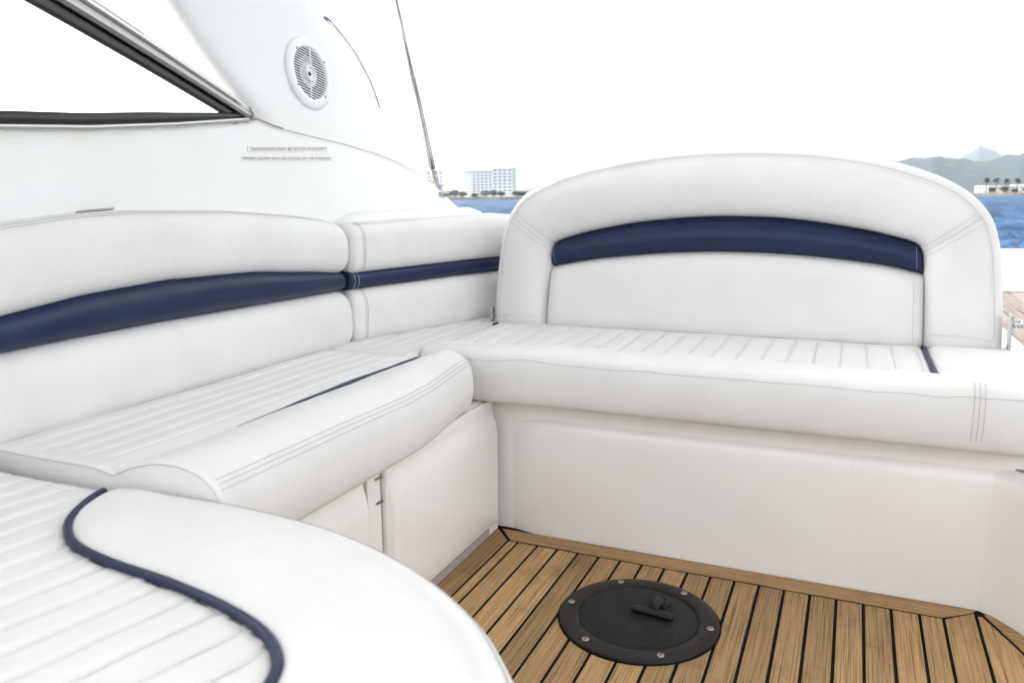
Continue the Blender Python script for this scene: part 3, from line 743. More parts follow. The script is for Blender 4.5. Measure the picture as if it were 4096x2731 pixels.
o, A2 = roll('navy_stripe', pth + np.array([0, -.004]), (ZB[0], [z - .003 for z in ZB[1]]), (ZN[0], [z + .012 for z in ZN[1]]), -.052, .058, 'navy', None, .03, .03, 220, 2.4, 3); at0(o, nbk)
o, A3 = roll('lower_roll', pth, Z0, (ZB[0], [z + .004 for z in ZB[1]]), -.050, .070, 'vinyl', None, .04, .04, 220, 2.8, 5); at0(o, nbk)
def row_at(A, t, o=.0012):
    j = int(round(t / (2 * PI) * 40)) % 40; C = A.mean(1); P = A[:, j]; d = P - C; d /= np.linalg.norm(d, axis=1)[:, None]; return (P + d * o)[12:-12]
at0(stitch('stitching', [row_at(A1, math.radians(63)), row_at(A1, math.radians(72))], nbk, r=.0005), nbk)
fbk = thing('backrest', 'short white side backrest with navy stripe, beside the arched backrest', 'backrest', (-1.1, 2.0, .45))
fp = crom([(-1.196, 1.692), (-1.165, 1.80), (-1.128, 1.92), (-1.075, 2.09), (-1.025, 2.23), (-.965, 2.325), (-.86, 2.375), (-.72, 2.385)], 90)
FT = ([1.69, 1.8, 1.9, 2.1, 2.25, 2.33, 2.4], [.757, .760, .764, .772, .772, .765, .75])
FN = ([1.69, 1.9, 2.1, 2.4], [.628, .631, .634, .637])
FB = ([1.69, 1.9, 2.1, 2.4], [.585, .588, .591, .592])
o, B1 = roll('upper_roll', fp, (FN[0], [z - .004 for z in FN[1]]), FT, -.050, .070, 'vinyl', None, .02, .03, 140, 3.2, 8); at0(o, fbk)
o, B2 = roll('navy_stripe', fp, (FB[0], [z - .003 for z in FB[1]]), (FN[0], [z + .010 for z in FN[1]]), -.050, .055, 'navy', None, .01, .03, 140, 2.6, 9); at0(o, fbk)
o, B3 = roll('lower_roll', fp, ([1.6, 2.5], [.436, .436]), (FB[0], [z + .003 for z in FB[1]]), -.050, .068, 'vinyl', None, .02, .03, 140, 3.4, 11); at0(o, fbk)
def ring_at(A, i, j0, j1, o=.0012):
    C = A[i].mean(0); P = np.array([A[i, j % 40] for j in range(j0, j1 + 1)]); d = P - C; d /= np.linalg.norm(d, axis=1)[:, None]; return P + d * o
fs = [row_at(B1, math.radians(63)), row_at(B3, math.radians(60)), row_at(B3, math.radians(68)), row_at(B3, math.radians(-65)), row_at(B3, math.radians(-72))]
for A_ in (B1, B3):
    for i in (14, 15): fs.append(ring_at(A_, i, -9, 9))
at0(stitch('stitching', fs, fbk, r=.00055), fbk)
at0(stitch('stripe_stitching', [ring_at(B2, 12, -7, 7), ring_at(B2, 14, -7, 7)], fbk, m='thread_light', r=.0006), fbk)

# ================================================================== COAMING, ARCH, WINDSCREEN
def CX(z): return -1.30 - .15 * (z - .75)
TOPY = [-.6, .2, .5, .908, 1.076, 1.288, 1.48, 1.552, 1.60, 1.66, 1.761, 1.90, 2.043, 2.16, 2.257, 2.34, 2.395, 2.43, 2.50, 2.584, 2.70, 2.85]
TOPZ = [.90, .915, .925, .941, .952, .974, .999, 1.009, .999, .990, .981, .969, .952, .931, .909, .884, .864, .845, .808, .768, .715, .66]
co = thing('coaming', 'tall white cockpit side wall rising behind the side backrests', 'coaming', (-1.4, 1.2, -.06))
A = []
for y in np.linspace(-.6, 2.85, 260):
    zt = np.interp(y, TOPY, TOPZ); row = [(CX(.3), y, -.07), (CX(.3), y, .2)]
    for z in np.linspace(.3, zt - .014, 26): row.append((CX(z) + .004 * math.sin((z - .3) * 5) * 1.0  , y, z))
    for ph in np.linspace(.2, PI / 2, 6): row.append((CX(zt) - .014 * (1 - math.cos(ph)) , y, zt - .014 * (1 - math.sin(ph))))
    row += [(CX(zt) - .05, y, zt + .001), (-1.70, y, zt - .02), (-1.79, y, zt - .07), (-1.82, y, zt - .16), (-1.84, y, .2), (-1.84, y, -.07)]
    A.append(row)
at0(grid('side_wall', A, 'gel_clean', None, wrap=True, caps=True), co)
at0(grid('ledge', [[(-1.285, y, .70), (-1.24, y, .70), (-1.236, y, .715 + .035 * ss((y - 1.7) / .2)), (-1.25, y, .735 + .035 * ss((y - 1.7) / .2)), (-1.30, y, .745 + .04 * ss((y - 1.7) / .2)), (-1.33, y, .745 + .04 * ss((y - 1.7) / .2)), (-1.33, y, .70)] for y in np.linspace(0, 2.6, 40)], 'gel_clean', None, wrap=True, caps=True), co)
# brown sealant line where the arch meets the wall
sl = [(CX(np.interp(y, TOPY, TOPZ)) + .0008, y, np.interp(y, TOPY, TOPZ) + .0015) for y in np.linspace(1.545, 1.64, 20)]
M['seam'] = mat('seam_shade', (0.64, 0.61, 0.55), 0.6)
sm_ = [(CX(np.interp(y, TOPY, TOPZ)) + .001, y, np.interp(y, TOPY, TOPZ) + .001) for y in np.linspace(1.63, 2.395, 80)]
at0(tube('arch_seam', sm_, .0011, 'seam', None, 6), co)  # darker tube drawn for the soft shade along the arch seam
at0(tube('sealant', sl, .0018, 'brown', None, 6), co)

FRONT = [(1.578, .985), (1.560, 1.012), (1.527, 1.047), (1.476, 1.095), (1.429, 1.144), (1.349, 1.243), (1.25, 1.37), (1.12, 1.54), (.98, 1.72), (.80, 1.95)]
AFT = [(2.412, .845), (2.392, .868), (2.299, .957), (2.181, 1.051), (2.077, 1.150), (1.975, 1.238), (1.905, 1.297), (1.864, 1.353), (1.74, 1.50), (1.50, 1.76)]
arch = thing('radar_arch', 'broad white swept arch leg carrying a round speaker', 'arch', (-1.4, 1.9, .9))
fc, ac = crom(FRONT, 80), crom(AFT, 80)
def AXP(z): return -1.345 - .12 * (z - 1.0)
A = []
for i in range(80):
    f_, a_ = fc[i], ac[i]; row = []
    for t in np.linspace(0, 2 * PI, 72, endpoint=False):
        ct, st2 = math.cos(t), math.sin(t); ex = 7.0
        u = math.copysign(abs(ct) ** (2 / ex), ct); v = math.copysign(abs(st2) ** (2 / ex), st2)
        q = (u + 1) / 2; y = f_[0] + (a_[0] - f_[0]) * q; z = f_[1] + (a_[1] - f_[1]) * q
        zs = np.interp(y, TOPY, TOPZ)
        x = AXP(z) - .055 + .062 * v - .012 * math.exp(-((z - zs) / .03) ** 2) * 0
        row.append((x, y, max(z, zs - .03)))
    A.append(row)
at0(grid('arch_leg', A, 'gel_clean', None, wrap=True, caps=True), arch)
at0(grid('arch_leg', [[(.62 - p[0], p[1], p[2]) for p in r] for r in A], 'gel_clean', None, wrap=True, caps=True), arch)
TS = np.array(A[-1]); tc = TS.mean(0); cb = []
for x in np.linspace(-1.56, 2.18, 60):
    e = min(x + 1.56, 2.18 - x); dz = .06 - .22 * max(0, 1 - e / .22) ** 2
    cb.append([(x, -.15 + 1.72 * q, 1.94 + dz - .16 * max(0, q - .45) + sg * .055 * math.sin(PI * min(1, max(0, q))) ** .5) for q, sg in [(q, 1) for q in np.linspace(0, 1, 16)] + [(q, -1) for q in np.linspace(1, 0, 16)[1:-1]]])
at0(grid('shade_crossbeam', cb, 'gel_clean', None, wrap=True, caps=True), arch)  # out of view; beam widened into a roof to block overhead light

# speaker on the arch
SC = np.array([AXP(1.146) + .0085, 1.779, 1.146]); SR = .094
sN = np.array([1.0, 0.0, .12]); sN /= np.linalg.norm(sN); sR = np.array([0, 1.0, 0.0]); sU = np.cross(sN, sR)
tilt = math.radians(-10); sR, sU = sR * math.cos(tilt) + sU * math.sin(tilt), sU * math.cos(tilt) - sR * math.sin(tilt)
def sp3(u, v, n): return SC + sR * u + sU * v + sN * n
spk = thing('speaker', 'round white louvred speaker set into the swept arch leg', 'speaker', tuple(SC))
A = [[sp3(r * math.cos(t), r * math.sin(t), n) for r, n in ((.094, -.004), (.094, .0), (.0925, .004), (.088, .007), (.080, .0095), (.072, .0095), (.068, .008), (.0665, .004), (.0665, -.0005))] for t in np.linspace(0, 2 * PI, 73)]
at0(grid('rim', A, 'white_plastic'), spk)
A = [[sp3(r * math.cos(t), r * math.sin(t), n) for r, n in ((.0664, -.0003), (.0655, .0005), (.062, -.0002))] for t in np.linspace(0, 2 * PI, 49)]
at0(grid('surround', A, 'black'), spk)
A = [[sp3(r * math.cos(t), r * math.sin(t), n) for r, n in ((.0621, .0), (.056, .0008), (.05, .0003), (.02, -.0032), (.001, -.0032))] for t in np.linspace(0, 2 * PI, 49)]
at0(grid('woofer', A, 'black'), spk)
A = [[sp3(r * math.cos(t), r * math.sin(t), n) for r, n in ((.046, .0006), (.046, .0018), (.03, .0015), (.03, .0003))] for t in np.linspace(1.2, 2.9, 25)]
at0(grid('cone', A, 'cone'), spk)
for k in range(19):
    v = -.0615 + k * .123 / 18; hw = math.sqrt(max(0, .0668 ** 2 - v * v))
    inner = .0195
    segs = [(-hw, hw)] if abs(v) > inner else [(-hw, -math.sqrt(inner ** 2 - v * v)), (math.sqrt(inner ** 2 - v * v), hw)]
    for a, b in segs:
        Vv = [sp3(u, v + dv, n) for u in (a, b) for dv, n in ((-.0012, .0060), (.0012, .0060), (.0012, .0074), (-.0012, .0074))]
        at0(recalc(pyd('grille_slat', Vv, [(0, 1, 5, 4), (1, 2, 6, 5), (2, 3, 7, 6), (3, 0, 4, 7), (0, 1, 2, 3), (4, 5, 6, 7)], 'white_plastic', None, False)), spk)
for a, b in ((-.066, -.0195), (.0195, .066)):
    at0(tube('grille_spine', [sp3(0, a, .006), sp3(0, b, .006)], .0022, 'white_plastic', None, 6), spk)
A = [[sp3(r * math.cos(t), r * math.sin(t), n) for r, n in ((.0215, .003), (.0215, .0085), (.0185, .010), (.0165, .009), (.016, .004))] for t in np.linspace(0, 2 * PI, 41)]
at0(grid('tweeter_ring', A, 'white_plastic'), spk)
A = [[sp3(r * math.cos(t), r * math.sin(t), n) for r, n in ((.016, .004), (.012, .0035), (.009, .004), (.0, .004))] for t in np.linspace(0, 2 * PI, 33)]
at0(grid('tweeter_cup', A, 'white_plastic'), spk)
A = [[sp3(-.002 + r * math.cos(t), -.002 + r * math.sin(t), n) for r, n in ((.0060, .0042), (.0052, .006), (.0035, .0075), (.0, .008))] for t in np.linspace(0, 2 * PI, 33)]
at0(grid('tweeter_dome', A, 'copper'), spk)
for a in (40, 140, 220, 320):
    u, v = .0735 * math.cos(math.radians(a)), .0735 * math.sin(math.radians(a))
    at0(tube('screw', [sp3(u, v, .008), sp3(u, v, .0108)], .0036, 'steel_dull', None, 10), spk)
for k, w_ in enumerate((.0025, .0025, .002, .0028, .0022, .0025)):
    at0(tube('maker_mark', [sp3(-.010 + k * .004, -.0815, .0096), sp3(-.010 + k * .004 + w_, -.0815, .0096)], .0009, 'thread', None, 5), spk) if False else None

# windscreen corner: sill, slanted bar, seal, glass
ws_ = thing('windscreen', 'windscreen corner with black seal and polished slanted frame', 'windscreen', (-1.36, 1.3, .95))
SY = [.2, .5, .913, 1.036, 1.181, 1.30, 1.443, 1.50, 1.545]
sill = lambda y, dz: (CX(np.interp(y, TOPY, TOPZ)) , y, np.interp(y, TOPY, TOPZ) + dz)
ys = np.linspace(.1, 1.535, 90)
at0(tube('sill_trim', [(lambda p: (p[0] + .004, p[1], p[2] + .003))(sill(y, 0)) for y in ys], .0052, 'steel_worn', None, 12), ws_)
A = []
for y in ys:
    k = 1 - .55 * ss((y - 1.2) / .33); x, _, z = sill(y, .006)
    A.append([(x - .002, y, z), (x + .004, y, z + .002), (x + .004, y, z + .004 + .010 * k), (x + .001, y, z + .006 + .0165 * k), (x - .006, y, z + .006 + .018 * k), (x - .012, y, z)])
at0(grid('sill_seal', A, 'seal', None, wrap=True, caps=True), ws_)
# slanted bar along line from aft corner up and forward
b0, b1 = np.array([1.522, 1.011]), np.array([.611, 1.355])   # axis (y,z) of chrome bar, lower end to far upper end
dirb = (b1 - b0) / np.linalg.norm(b1 - b0); nb_ = np.array([-dirb[1], dirb[0]]); nb_ = nb_ if nb_[1] > 0 else -nb_
def barpt(s, o, xo): p = b0 + dirb * s + nb_ * o; return (CX(p[1]) + xo, p[0], p[1])
Lb = np.linalg.norm(b1 - b0)
def bandsec(name, o0, o1, x0, x1, m, r=.004, s0=0.0):
    A = []
    for s in np.linspace(s0, Lb, 60):
        k = .72 + .5 * (s / Lb) * 1.3; bow = .005 * math.sin(PI * min(1, s / .75)) ; a, b = o0 * k + bow, o1 * k + bow; row = []
        for t in np.linspace(0, 2 * PI, 24, endpoint=False):
            ct, st2 = math.cos(t), math.sin(t)
            u = math.copysign(abs(ct) ** .75, ct); v = math.copysign(abs(st2) ** .75, st2)
            row.append(barpt(s, (a + b) / 2 + (b - a) / 2 * u, (x0 + x1) / 2 + (x1 - x0) / 2 * v))
        A.append(row)
    return at0(grid(name, A, m, None, wrap=True, caps=True), ws_)
bandsec('frame_seal', -.038, -.011, -.012, .004, 'seal', s0=.03)
bandsec('frame_bar', -.0115, .016, -.016, .014, 'steel_grey', s0=.0)  # darker steel puts the chrome's grey reflection band into the colour
bandsec('frame_rail', .0155, .036, -.022, .010, 'steel_worn', s0=.004)
bandsec('frame_gasket', .036, .040, -.018, .002, 'seal', s0=.30)
at0(tube('frame_foot', [barpt(.004, .010, 0), barpt(.012, .010, .003), barpt(.05, .011, .003)], [.006, .010, .009], 'steel_dull', None, 12), ws_)
gl = []
for s in np.linspace(.05, Lb, 40):
    top_ = barpt(s, -.010 + .005 * math.sin(PI * min(1, s / .75)), -.008); zl = np.interp(top_[1], TOPY, TOPZ) + .012
    if top_[2] > zl + .004: gl.append([(CX(zl) - .006, top_[1], zl), top_])
g2 = [[tuple(np.array(p) - np.array([.005, 0, 0])) for p in r] for r in gl]
A = [[r[0], r[1], q[1], q[0]] for r, q in zip(gl, g2)]
at0(grid('pane', A, 'glass', None, wrap=True, caps=True, smooth=False), ws_)

# notices
def text_mesh(body):
    cu = bpy.data.curves.new('lettering', 'FONT'); cu.body = body; cu.size = 1.0; cu.space_character = 1.12; cu.fill_mode = 'FRONT' if hasattr(cu, 'fill_mode') and False else cu.fill_mode
    ob = bpy.data.objects.new('lettering', cu); COL.objects.link(ob)
    dg = bpy.context.evaluated_depsgraph_get(); me = bpy.data.meshes.new_from_object(ob.evaluated_get(dg)); bpy.data.objects.remove(ob)
    return me
def notice(body, label, y0, z0, y1, z1, h, pad):
    p0, p1 = np.array([CX(z0), y0, z0]), np.array([CX(z1), y1, z1]); ex = (p1 - p0); L = np.linalg.norm(ex); ex /= L
    n = np.array([1, 0, .15]); n /= np.linalg.norm(n); ey = np.cross(n, ex); ey /= np.linalg.norm(ey); ez = np.cross(ex, ey)
    if ez[0] < 0: ey, ez = -ey, -ez
    t = thing('notice_strip', label, 'notice', tuple(p0), 'warning strips on the cockpit wall')
    org = p0 + ez * .0016
    A = [[org + ex * a + ey * b - ez * d for a, b in ((0, 0), (L, 0), (L, h), (0, h))] for d in (.004, 0)]
    at0(grid('tape', A, 'label', None, wrap=True, caps=True, smooth=False), t)
    me = text_mesh(body); xs_ = [v.co.x for v in me.vertices]; ysx = [v.co.y for v in me.vertices]
    w0, w1, h0, h1 = min(xs_), max(xs_), min(ysx), max(ysx)
    for v in me.vertices:
        a = pad[0] + (v.co.x - w0) / (w1 - w0) * (L - pad[0] - pad[1]); b = h * .22 + (v.co.y - h0) / (h1 - h0) * h * .56
        v.co = Vector(org + ex * a + ey * b + ez * .0004)
    o = link('lettering', me, 'ink', None, False); at0(o, t)
notice('PASSENGERS MUST BE SEATED IN COCKPIT', 'upper pale notice strip reading PASSENGERS MUST BE SEATED IN COCKPIT', 1.498, .9305, 1.811, .9475, .0125, (.011, .003))
notice('WHEN UNDER WAY NO ACCESS AFT OR FOREDECK', 'lower pale notice strip reading WHEN UNDER WAY NO ACCESS AFT OR FOREDECK', 1.472, .9080, 1.831, .9225, .0120, (.003, .012))

# stanchion pole and its hinge
pole = thing('canopy_pole', 'slim polished steel pole rising from the wall behind the arch', 'pole', (-1.325, 2.405, .85))
pb, pt_ = np.array([-1.332, 2.418, .868]), np.array([-1.338, 2.127, 1.62])
pd = (pt_ - pb) / np.linalg.norm(pt_ - pb)
at0(tube('pole_tube', [pb + pd * t for t in (.045, .3, .8)], .0100, 'steel_worn', None, 20), pole)
at0(tube('ferrule', [pb + pd * t for t in (.0, .004, .05, .054)], [.008, .0118, .0118, .0105], 'steel_worn', None, 20), pole)
at0(box('hinge_base', -1.352, -1.298, 2.400, 2.455, .826, .840, 'steel_worn', None, .003, 2), pole).rotation_euler = (0, 0, 0)
at0(box('hinge_fork', -1.338, -1.320, 2.412, 2.432, .838, .872, 'steel_worn', None, .004, 2), pole)
at0(tube('hinge_pin', [(-1.345, 2.422, .862), (-1.312, 2.422, .862)], .0042, 'steel_worn', None, 10), pole)
tt = np.linspace(0, 2 * PI, 20)
at0(tube('pin_ring', [(-1.312 , 2.434 + .012 * math.cos(t), .852 + .012 * math.sin(t)) for t in tt], .0014, 'steel_worn', None, 6), pole)
# rail outboard of the arch
rail = tube('grab_rail', crom([(-1.41, 1.80, 1.27), (-1.43, 1.93, 1.325), (-1.48, 2.045, 1.345), (-1.48, 2.160, 1.283), (-1.48, 2.226, 1.226), (-1.48, 2.272, 1.176), (-1.48, 2.32, 1.09), (-1.475, 2.39, .93)], 60), .0075, 'steel_worn', None, 12)
tag(rail, 'thin curved steel rail showing past the rear edge of the arch', 'rail')
# small handle above the backrest
hd = tube('grab_handle', crom([(-1.30, 0.990, .786), (-1.290, 1.0, .7965), (-1.288, 1.012, .801), (-1.288, 1.072, .8045), (-1.298, 1.086, .806)], 30), .0024, 'steel_grey', None, 10)
at0(hd, co)

# ================================================================== DECK HATCH
HC = np.array([-.344, 1.404]); HR = .1555
hat = thing('deck_hatch', 'round black inspection hatch screwed into the teak floor', 'hatch', (HC[0], HC[1], 0))
def ring(name, prof, m, seg=96):
    A = [[(HC[0] + r * math.cos(t), HC[1] + r * math.sin(t), z) for r, z in prof] for t in np.linspace(0, 2 * PI, seg + 1)]
    return at0(grid(name, A, m), hat)
ring('gasket', [(HR + .003, .0002), (HR + .003, .0022), (HR - .004, .0026)], 'caulk')
ring('rim', [(HR, .0005), (HR, .005), (HR - .003, .0075), (HR - .015, .0085), (HR - .030, .0080), (HR - .038, .0062), (HR - .0385, .003)], 'hatch_rim')
ring('lid', [(HR - .0395, .002), (HR - .0395, .0050), (HR - .041, .0056), (.06, .0060), (.0, .0060)], 'hatch_lid')
for k, a in enumerate((118, 60, 178, 0, 238, 299)):
    a = math.radians(a + 2); x, y = HC[0] + (HR - .0165) * math.cos(a), HC[1] + (HR - .0165) * math.sin(a)
    s = at0(tube('screw', [(x, y, .006), (x, y, .0094), (x, y, .0099)], [.0068, .0068, .0055], 'steel_dull', None, 18), hat)
    q = a * 1.7 + k; ux, uy = math.cos(q) * .0062, math.sin(q) * .0062; vx, vy = -math.sin(q) * .0007, math.cos(q) * .0007
    sl_ = pyd('screw_slot', [(x - ux - vx, y - uy - vy, .01005), (x + ux - vx, y + uy - vy, .01005), (x + ux + vx, y + uy + vy, .01005), (x - ux + vx, y - uy + vy, .01005)], [(0, 1, 2, 3)], 'caulk', None, False)
    sl_.parent = s; sl_.matrix_parent_inverse = Matrix()
hx, hy = HC[0] + .030, HC[1] + .055
A = [[(hx + r * math.cos(t), hy + .018 + r * math.sin(t), z) for r, z in ((.021, .006), (.021, .0085), (.018, .010), (.010, .010), (.009, .007), (0, .007))] for t in np.linspace(0, 2 * PI, 33)]
hb = at0(grid('latch_boss', A, 'black'), hat)
at0(tube('latch_stem', [(hx - .002, hy + .012, .008), (hx - .004, hy - .012, .010), (hx - .006, hy - .030, .012)], [.012, .009, .010], 'black', None, 12), hat)
A = []
for s in np.linspace(-1, 1, 25):
    k = math.sqrt(max(0, 1 - abs(s) ** 3)); c = np.array([hx - .006 + .043 * s, hy - .038 - .004 * s, .0145])
    A.append([(c[0], c[1] + .0095 * math.cos(t) * (.6 + .4 * k), c[2] - .004 + (.0095 * k + .002) * math.sin(t) * (1 if math.sin(t) < 0 else .6)) for t in np.linspace(0, 2 * PI, 14, endpoint=False)])
at0(grid('latch_handle', A, 'black', None, wrap=True, caps=True), hat)
# crumbs
for k in range(10):
    a, r = random.uniform(0, 6.28), random.uniform(.02, .11)
    pass

# ================================================================== FAR SHORE
M['b_white'] = mat('painted_render', (0.84, 0.85, 0.86), 0.8)
M['b_cream'] = mat('cream_render', (0.66, 0.62, 0.56), 0.8)
M['b_dark'] = mat('window_glazing', (0.26, 0.31, 0.36), 0.3)
M['b_side'] = mat('grey_green_render', (0.42, 0.45, 0.43), 0.8)  # grey-green tone of the hotel's darker right-hand block
M['b_roof'] = mat('clay_roof', (0.35, 0.17, 0.10), 0.85)
M['bark'] = mat('palm_bark', (0.14, 0.10, 0.07), 0.9)
def leaf_mat(name, a, b_):
    m = mat(name, a, 0.7, spec=0.2); v = tex_coord(m)
    n = nd(m, 'ShaderNodeTexNoise', Scale=0.9, Detail=3.0); lk(m, v, n.inputs['Vector'])
    lk(m, ramp(m, n.outputs[0], [(0.4, a), (0.65, b_)]), bsdf(m).inputs['Base Color']); return m
M['leaf'] = leaf_mat('tree_leaf', (0.03, 0.045, 0.025), (0.085, 0.10, 0.055))
M['frond'] = leaf_mat('palm_frond', (0.014, 0.024, 0.010), (0.045, 0.05, 0.022))
GZ = WZ + 1.6
def face_az(az): return -az     # local -y faces the camera when rotated by -az
def put(o, D, az_deg, z=GZ, rot=0.0):
    az = math.radians(az_deg); o.location = (D * math.sin(az), D * math.cos(az), z); o.rotation_euler = (0, 0, -az + rot)
def facade(t, x0, x1, z0, z1, nx, nf, y=0.0, depth=10.0, m='b_white', win=(.62, .62), balc=True):
    """block with recessed window openings, balcony slabs and dividing fins; front at local y"""
    box('wall', x0, x1, y + .9, y + depth, z0 - 2, z1, m, t)
    bw_, fh = (x1 - x0) / nx, (z1 - z0) / nf; wm = None
    for f in range(nf):
        for k in range(nx):
            cx = x0 + (k + .5) * bw_; cz = z0 + (f + .48) * fh
            if wm is None:
                o = box('window', -bw_ * win[0] / 2, bw_ * win[0] / 2, -.05, .06, -fh * win[1] / 2, fh * win[1] / 2, 'b_dark', t); wm = o.data
            else:
                o = bpy.data.objects.new('window', wm); COL.objects.link(o); o.parent = t
            o.location = (cx, y + .88, cz)
        if balc: box('balcony_slab', x0, x1, y - .1, y + .899, z0 + f * fh - .12, z0 + f * fh + .85, m, t)
    if balc:
        for k in range(nx + 1): box('fin', x0 + k * bw_ - .16, x0 + k * bw_ + .16, y - .25, y + .895, z0 - .5, z1 + .3, m, t)
    box('parapet', x0 - .3, x1 + .3, y - .3, y + depth + .3, z1 + .001, z1 + .9, m, t)
hotel = thing('hotel_building', 'large white multi-storey hotel block on the far shore', 'building', (0, 0, 0))
facade(hotel, -20.5, -14.0, 1.0, 20.0, 3, 8, y=.4, depth=12, balc=False, win=(.35, .4))
facade(hotel, -13.7, 1.9, 1.0, 20.0, 5, 8, depth=12)
facade(hotel, 2.1, 17.5, 1.0, 21.6, 4, 8, y=-.3, depth=13)
box('stair_tower', 17.75, 20.6, -.5, 12, -1, 22.6, 'b_side', hotel)
box('podium', -6, 26, -6, -1.0, -1.5, 2.6, 'b_white', hotel)
put(hotel, 625, -25.0)
tw = thing('tower_building', 'pale tower block partly hidden by the steel pole', 'building', (0, 0, 0))
facade(tw, -7, 7, 0, 20.5, 3, 7, balc=False, win=(.4, .42)); put(tw, 640, -28.9)
def house(label, D, az, w_, h_, m='b_white', roof=None, nx=3, nf=2, group=None):
    t = thing('house', label, 'house', (0, 0, 0), group)
    facade(t, -w_ / 2, w_ / 2, 0, h_, nx, nf, balc=False, m=m, depth=8, win=(.4, .45))
    if roof:
        A = [[(-w_ / 2 - .5, .4, h_ + .9), (w_ / 2 + .5, .4, h_ + .9)], [(-w_ / 2 - .5, 4.5, h_ + 2.6), (w_ / 2 + .5, 4.5, h_ + 2.6)], [(-w_ / 2 - .5, 9.2, h_ + .9), (w_ / 2 + .5, 9.2, h_ + .9)]]
        grid('roof', A, 'b_roof', t, smooth=False)
    put(t, D, az); return t
house('low white house at right foot of the hotel', 612, -22.4, 17, 4.6)
house('white house second from the hotel towards the arched backrest', 616, -20.9, 15, 5.8, nx=4)
house('small white beach house left of the hotel', 612, -27.35, 9, 4.2)
house('pale terraced house leftmost behind the palms on the right shore', 616, 7.0, 8, 4.0, roof=False, nx=4)
house('cream flat-roofed house behind the leftmost palms', 613, 7.9, 9, 3.8, m='b_cream')
house('long white house behind the middle palms on the right shore', 618, 9.1, 13, 4.4, nx=5)
house('white flat-roofed house at the right edge behind the palms', 616, 10.6, 14, 5.0, nx=4)
house('white house low on the right shore, furthest right', 612, 12.4, 16, 6.0, nx=4)

def tree_crown(name, n, rx, rz, zc, t, seed):
    rnd = random.Random(seed); Vv, Fc = [], []
    for _ in range(n):
        while True:
            p = np.array([rnd.uniform(-1, 1) for _ in range(3)])
            if p @ p <= 1 and p @ p > .15: break
        lump = 1 + .35 * nz(p[0], p[1], p[2] + seed, 2.2)
        c = np.array([p[0] * rx, p[1] * rx, zc + p[2] * rz]) * np.array([lump, lump, 1]); s = rnd.uniform(.22, .5)
        u = np.array([rnd.gauss(0, 1) for _ in range(3)]); u /= np.linalg.norm(u); v = np.cross(u, [rnd.gauss(0, 1) for _ in range(3)]); v /= np.linalg.norm(v)
        q = len(Vv); Vv += [c + s * u, c + s * .6 * v, c - s * u, c - s * .6 * v]; Fc.append((q, q + 1, q + 2, q + 3))
    return pyd(name, Vv, Fc, 'leaf', t, False)
def tree(label, D, az, h_, rx, seed, group):
    t = thing('shore_tree', label, 'tree', (0, 0, 0), group)
    tree_crown('crown', int(260 + 90 * rx), rx, h_ * .40, h_ * .6, t, seed)
    tube('trunk', [(0, 0, -.5), (.1, 0, h_ * .3), (.25, .1, h_ * .62)], [.32, .25, .1], 'bark', t, 7)
    put(t, D, az)
TG = 'trees along the left shore'
for i, (az, h_, rx, lb) in enumerate([(-28.0, 5.2, 3.6, 'round dark tree just right of the steel pole foot'), (-27.5, 6.0, 3.2, 'taller dark tree between steel pole and hotel'),
        (-26.95, 4.4, 3.4, 'low bushy tree touching the left side of the hotel'), (-26.1, 3.0, 2.6, 'small shrub tree at the left foot of the hotel'),
        (-25.35, 5.2, 4.0, 'broad dark tree before the left half of the hotel'), (-24.75, 5.6, 3.6, 'dark tree before the middle of the hotel'),
        (-24.2, 4.2, 3.0, 'lower tree just right of the hotel middle'), (-23.1, 4.8, 3.6, 'bushy tree at the right foot of the hotel'),
        (-22.7, 4.0, 3.0, 'small tree beside the low white house right of the hotel'), (-21.7, 6.6, 2.6, 'tree rising above the houses near the arched backrest edge')]):
    tree(lb, 603, az, h_, rx, 11 + i, TG)
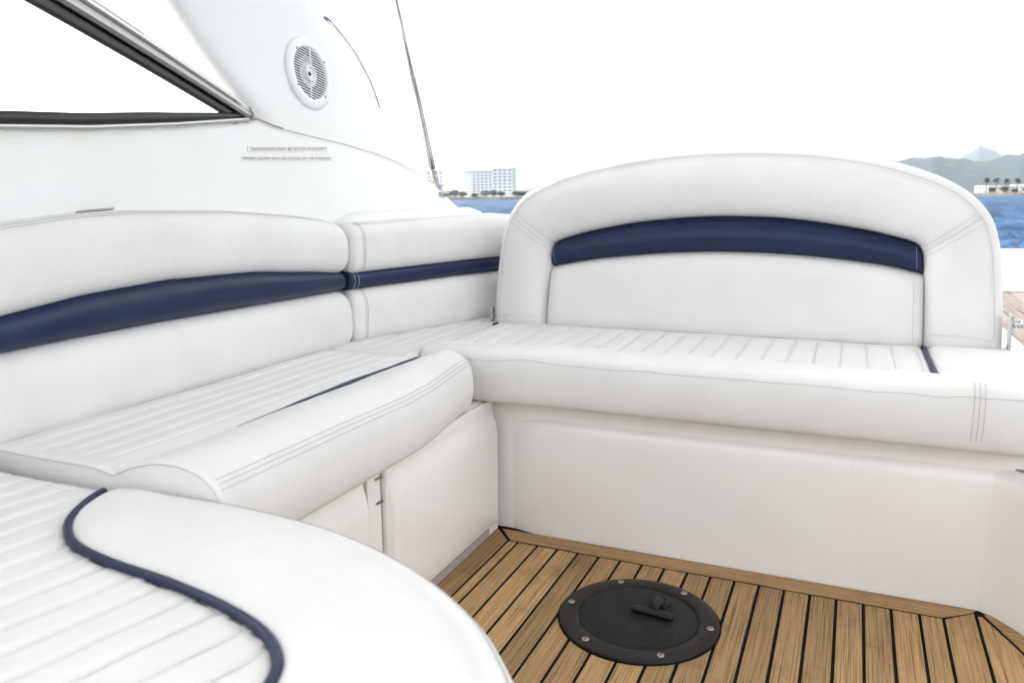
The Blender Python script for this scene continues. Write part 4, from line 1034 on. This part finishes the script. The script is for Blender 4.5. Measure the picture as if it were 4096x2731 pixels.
def palm(label, D, az, h_, seed):
    rnd = random.Random(seed); t = thing('palm_tree', label, 'palm', (0, 0, 0), 'palms on the right shore')
    tube('trunk', [(0, 0, -.6), (.1 * rnd.uniform(-1, 1), 0, h_ * .4), (.3 * rnd.uniform(-1, 1), 0, h_ * .82)], [.34, .24, .22], 'bark', t, 8)
    Vv, Fc = [], []
    for k in range(60):
        a = rnd.uniform(0, 2 * PI); el = rnd.uniform(-.7, 1.3); L = rnd.uniform(1.9, 2.7); d = np.array([math.cos(a) * math.cos(el), math.sin(a) * math.cos(el), math.sin(el)]); side_ = np.array([-math.sin(a), math.cos(a), 0])
        q = len(Vv); base = np.array([0, 0, h_ * .82])
        for j in range(5):
            u = j / 4; p = base + d * L * u + np.array([0, 0, -.9 * u * u]); wd = .34 * math.sin(PI * (.12 + .8 * u))
            Vv += [p + side_ * wd + np.array([0, 0, -.12]), p, p - side_ * wd + np.array([0, 0, -.12])]
        for j in range(4):
            for s in (0, 1): Fc.append((q + j * 3 + s, q + j * 3 + s + 1, q + j * 3 + s + 4, q + j * 3 + s + 3))
    pyd('crown', Vv, Fc, 'frond', t, False); put(t, D, az)
for az, h_, lb in [(7.25, 9.6, 'leftmost tall palm on the right shore'), (7.75, 9.4, 'second palm from the left on the right shore'), (8.3, 8.8, 'stocky palm third from the left on the right shore'),
                   (8.85, 9.0, 'fourth palm from the left on the right shore'), (9.45, 10.0, 'tallest palm at the right edge of the view'), (10.3, 8.6, 'palm just beyond the right edge of the view')]:
    palm(lb, 602, az, h_ + .8, int(az * 100))
for i, (az, h_, rx, lb) in enumerate([(7.55, 3.6, 2.2, 'low shrub between the first two right palms'), (8.2, 4.2, 2.4, 'dense shrub under the third right palm'), (9.35, 3.4, 2.0, 'low shrub at the foot of the tallest palm'), (8.75, 2.6, 1.8, 'small shrub under the fourth right palm')]):
    tree(lb, 601, az, h_, rx, 50 + i, 'shrubs among the right palms')

# ================================================================== HAZE
M['haze'] = bpy.data.materials.new('haze_air'); M['haze'].use_nodes = True
_t = M['haze'].node_tree; _t.nodes.clear(); _o = _t.nodes.new('ShaderNodeOutputMaterial'); _v = _t.nodes.new('ShaderNodeVolumePrincipled')
_v.inputs['Color'].default_value = (0.80, 0.91, 1.0, 1); _v.inputs['Density'].default_value = 0.00009; _v.inputs['Anisotropy'].default_value = 0.35
_t.links.new(_v.outputs[0], _o.inputs['Volume'])
hz = box('haze', -15000, 15000, -15000, 15000, WZ - 3, 620, 'haze'); tag(hz, 'pale sea haze filling the air over the bay', 'haze', kind='stuff')
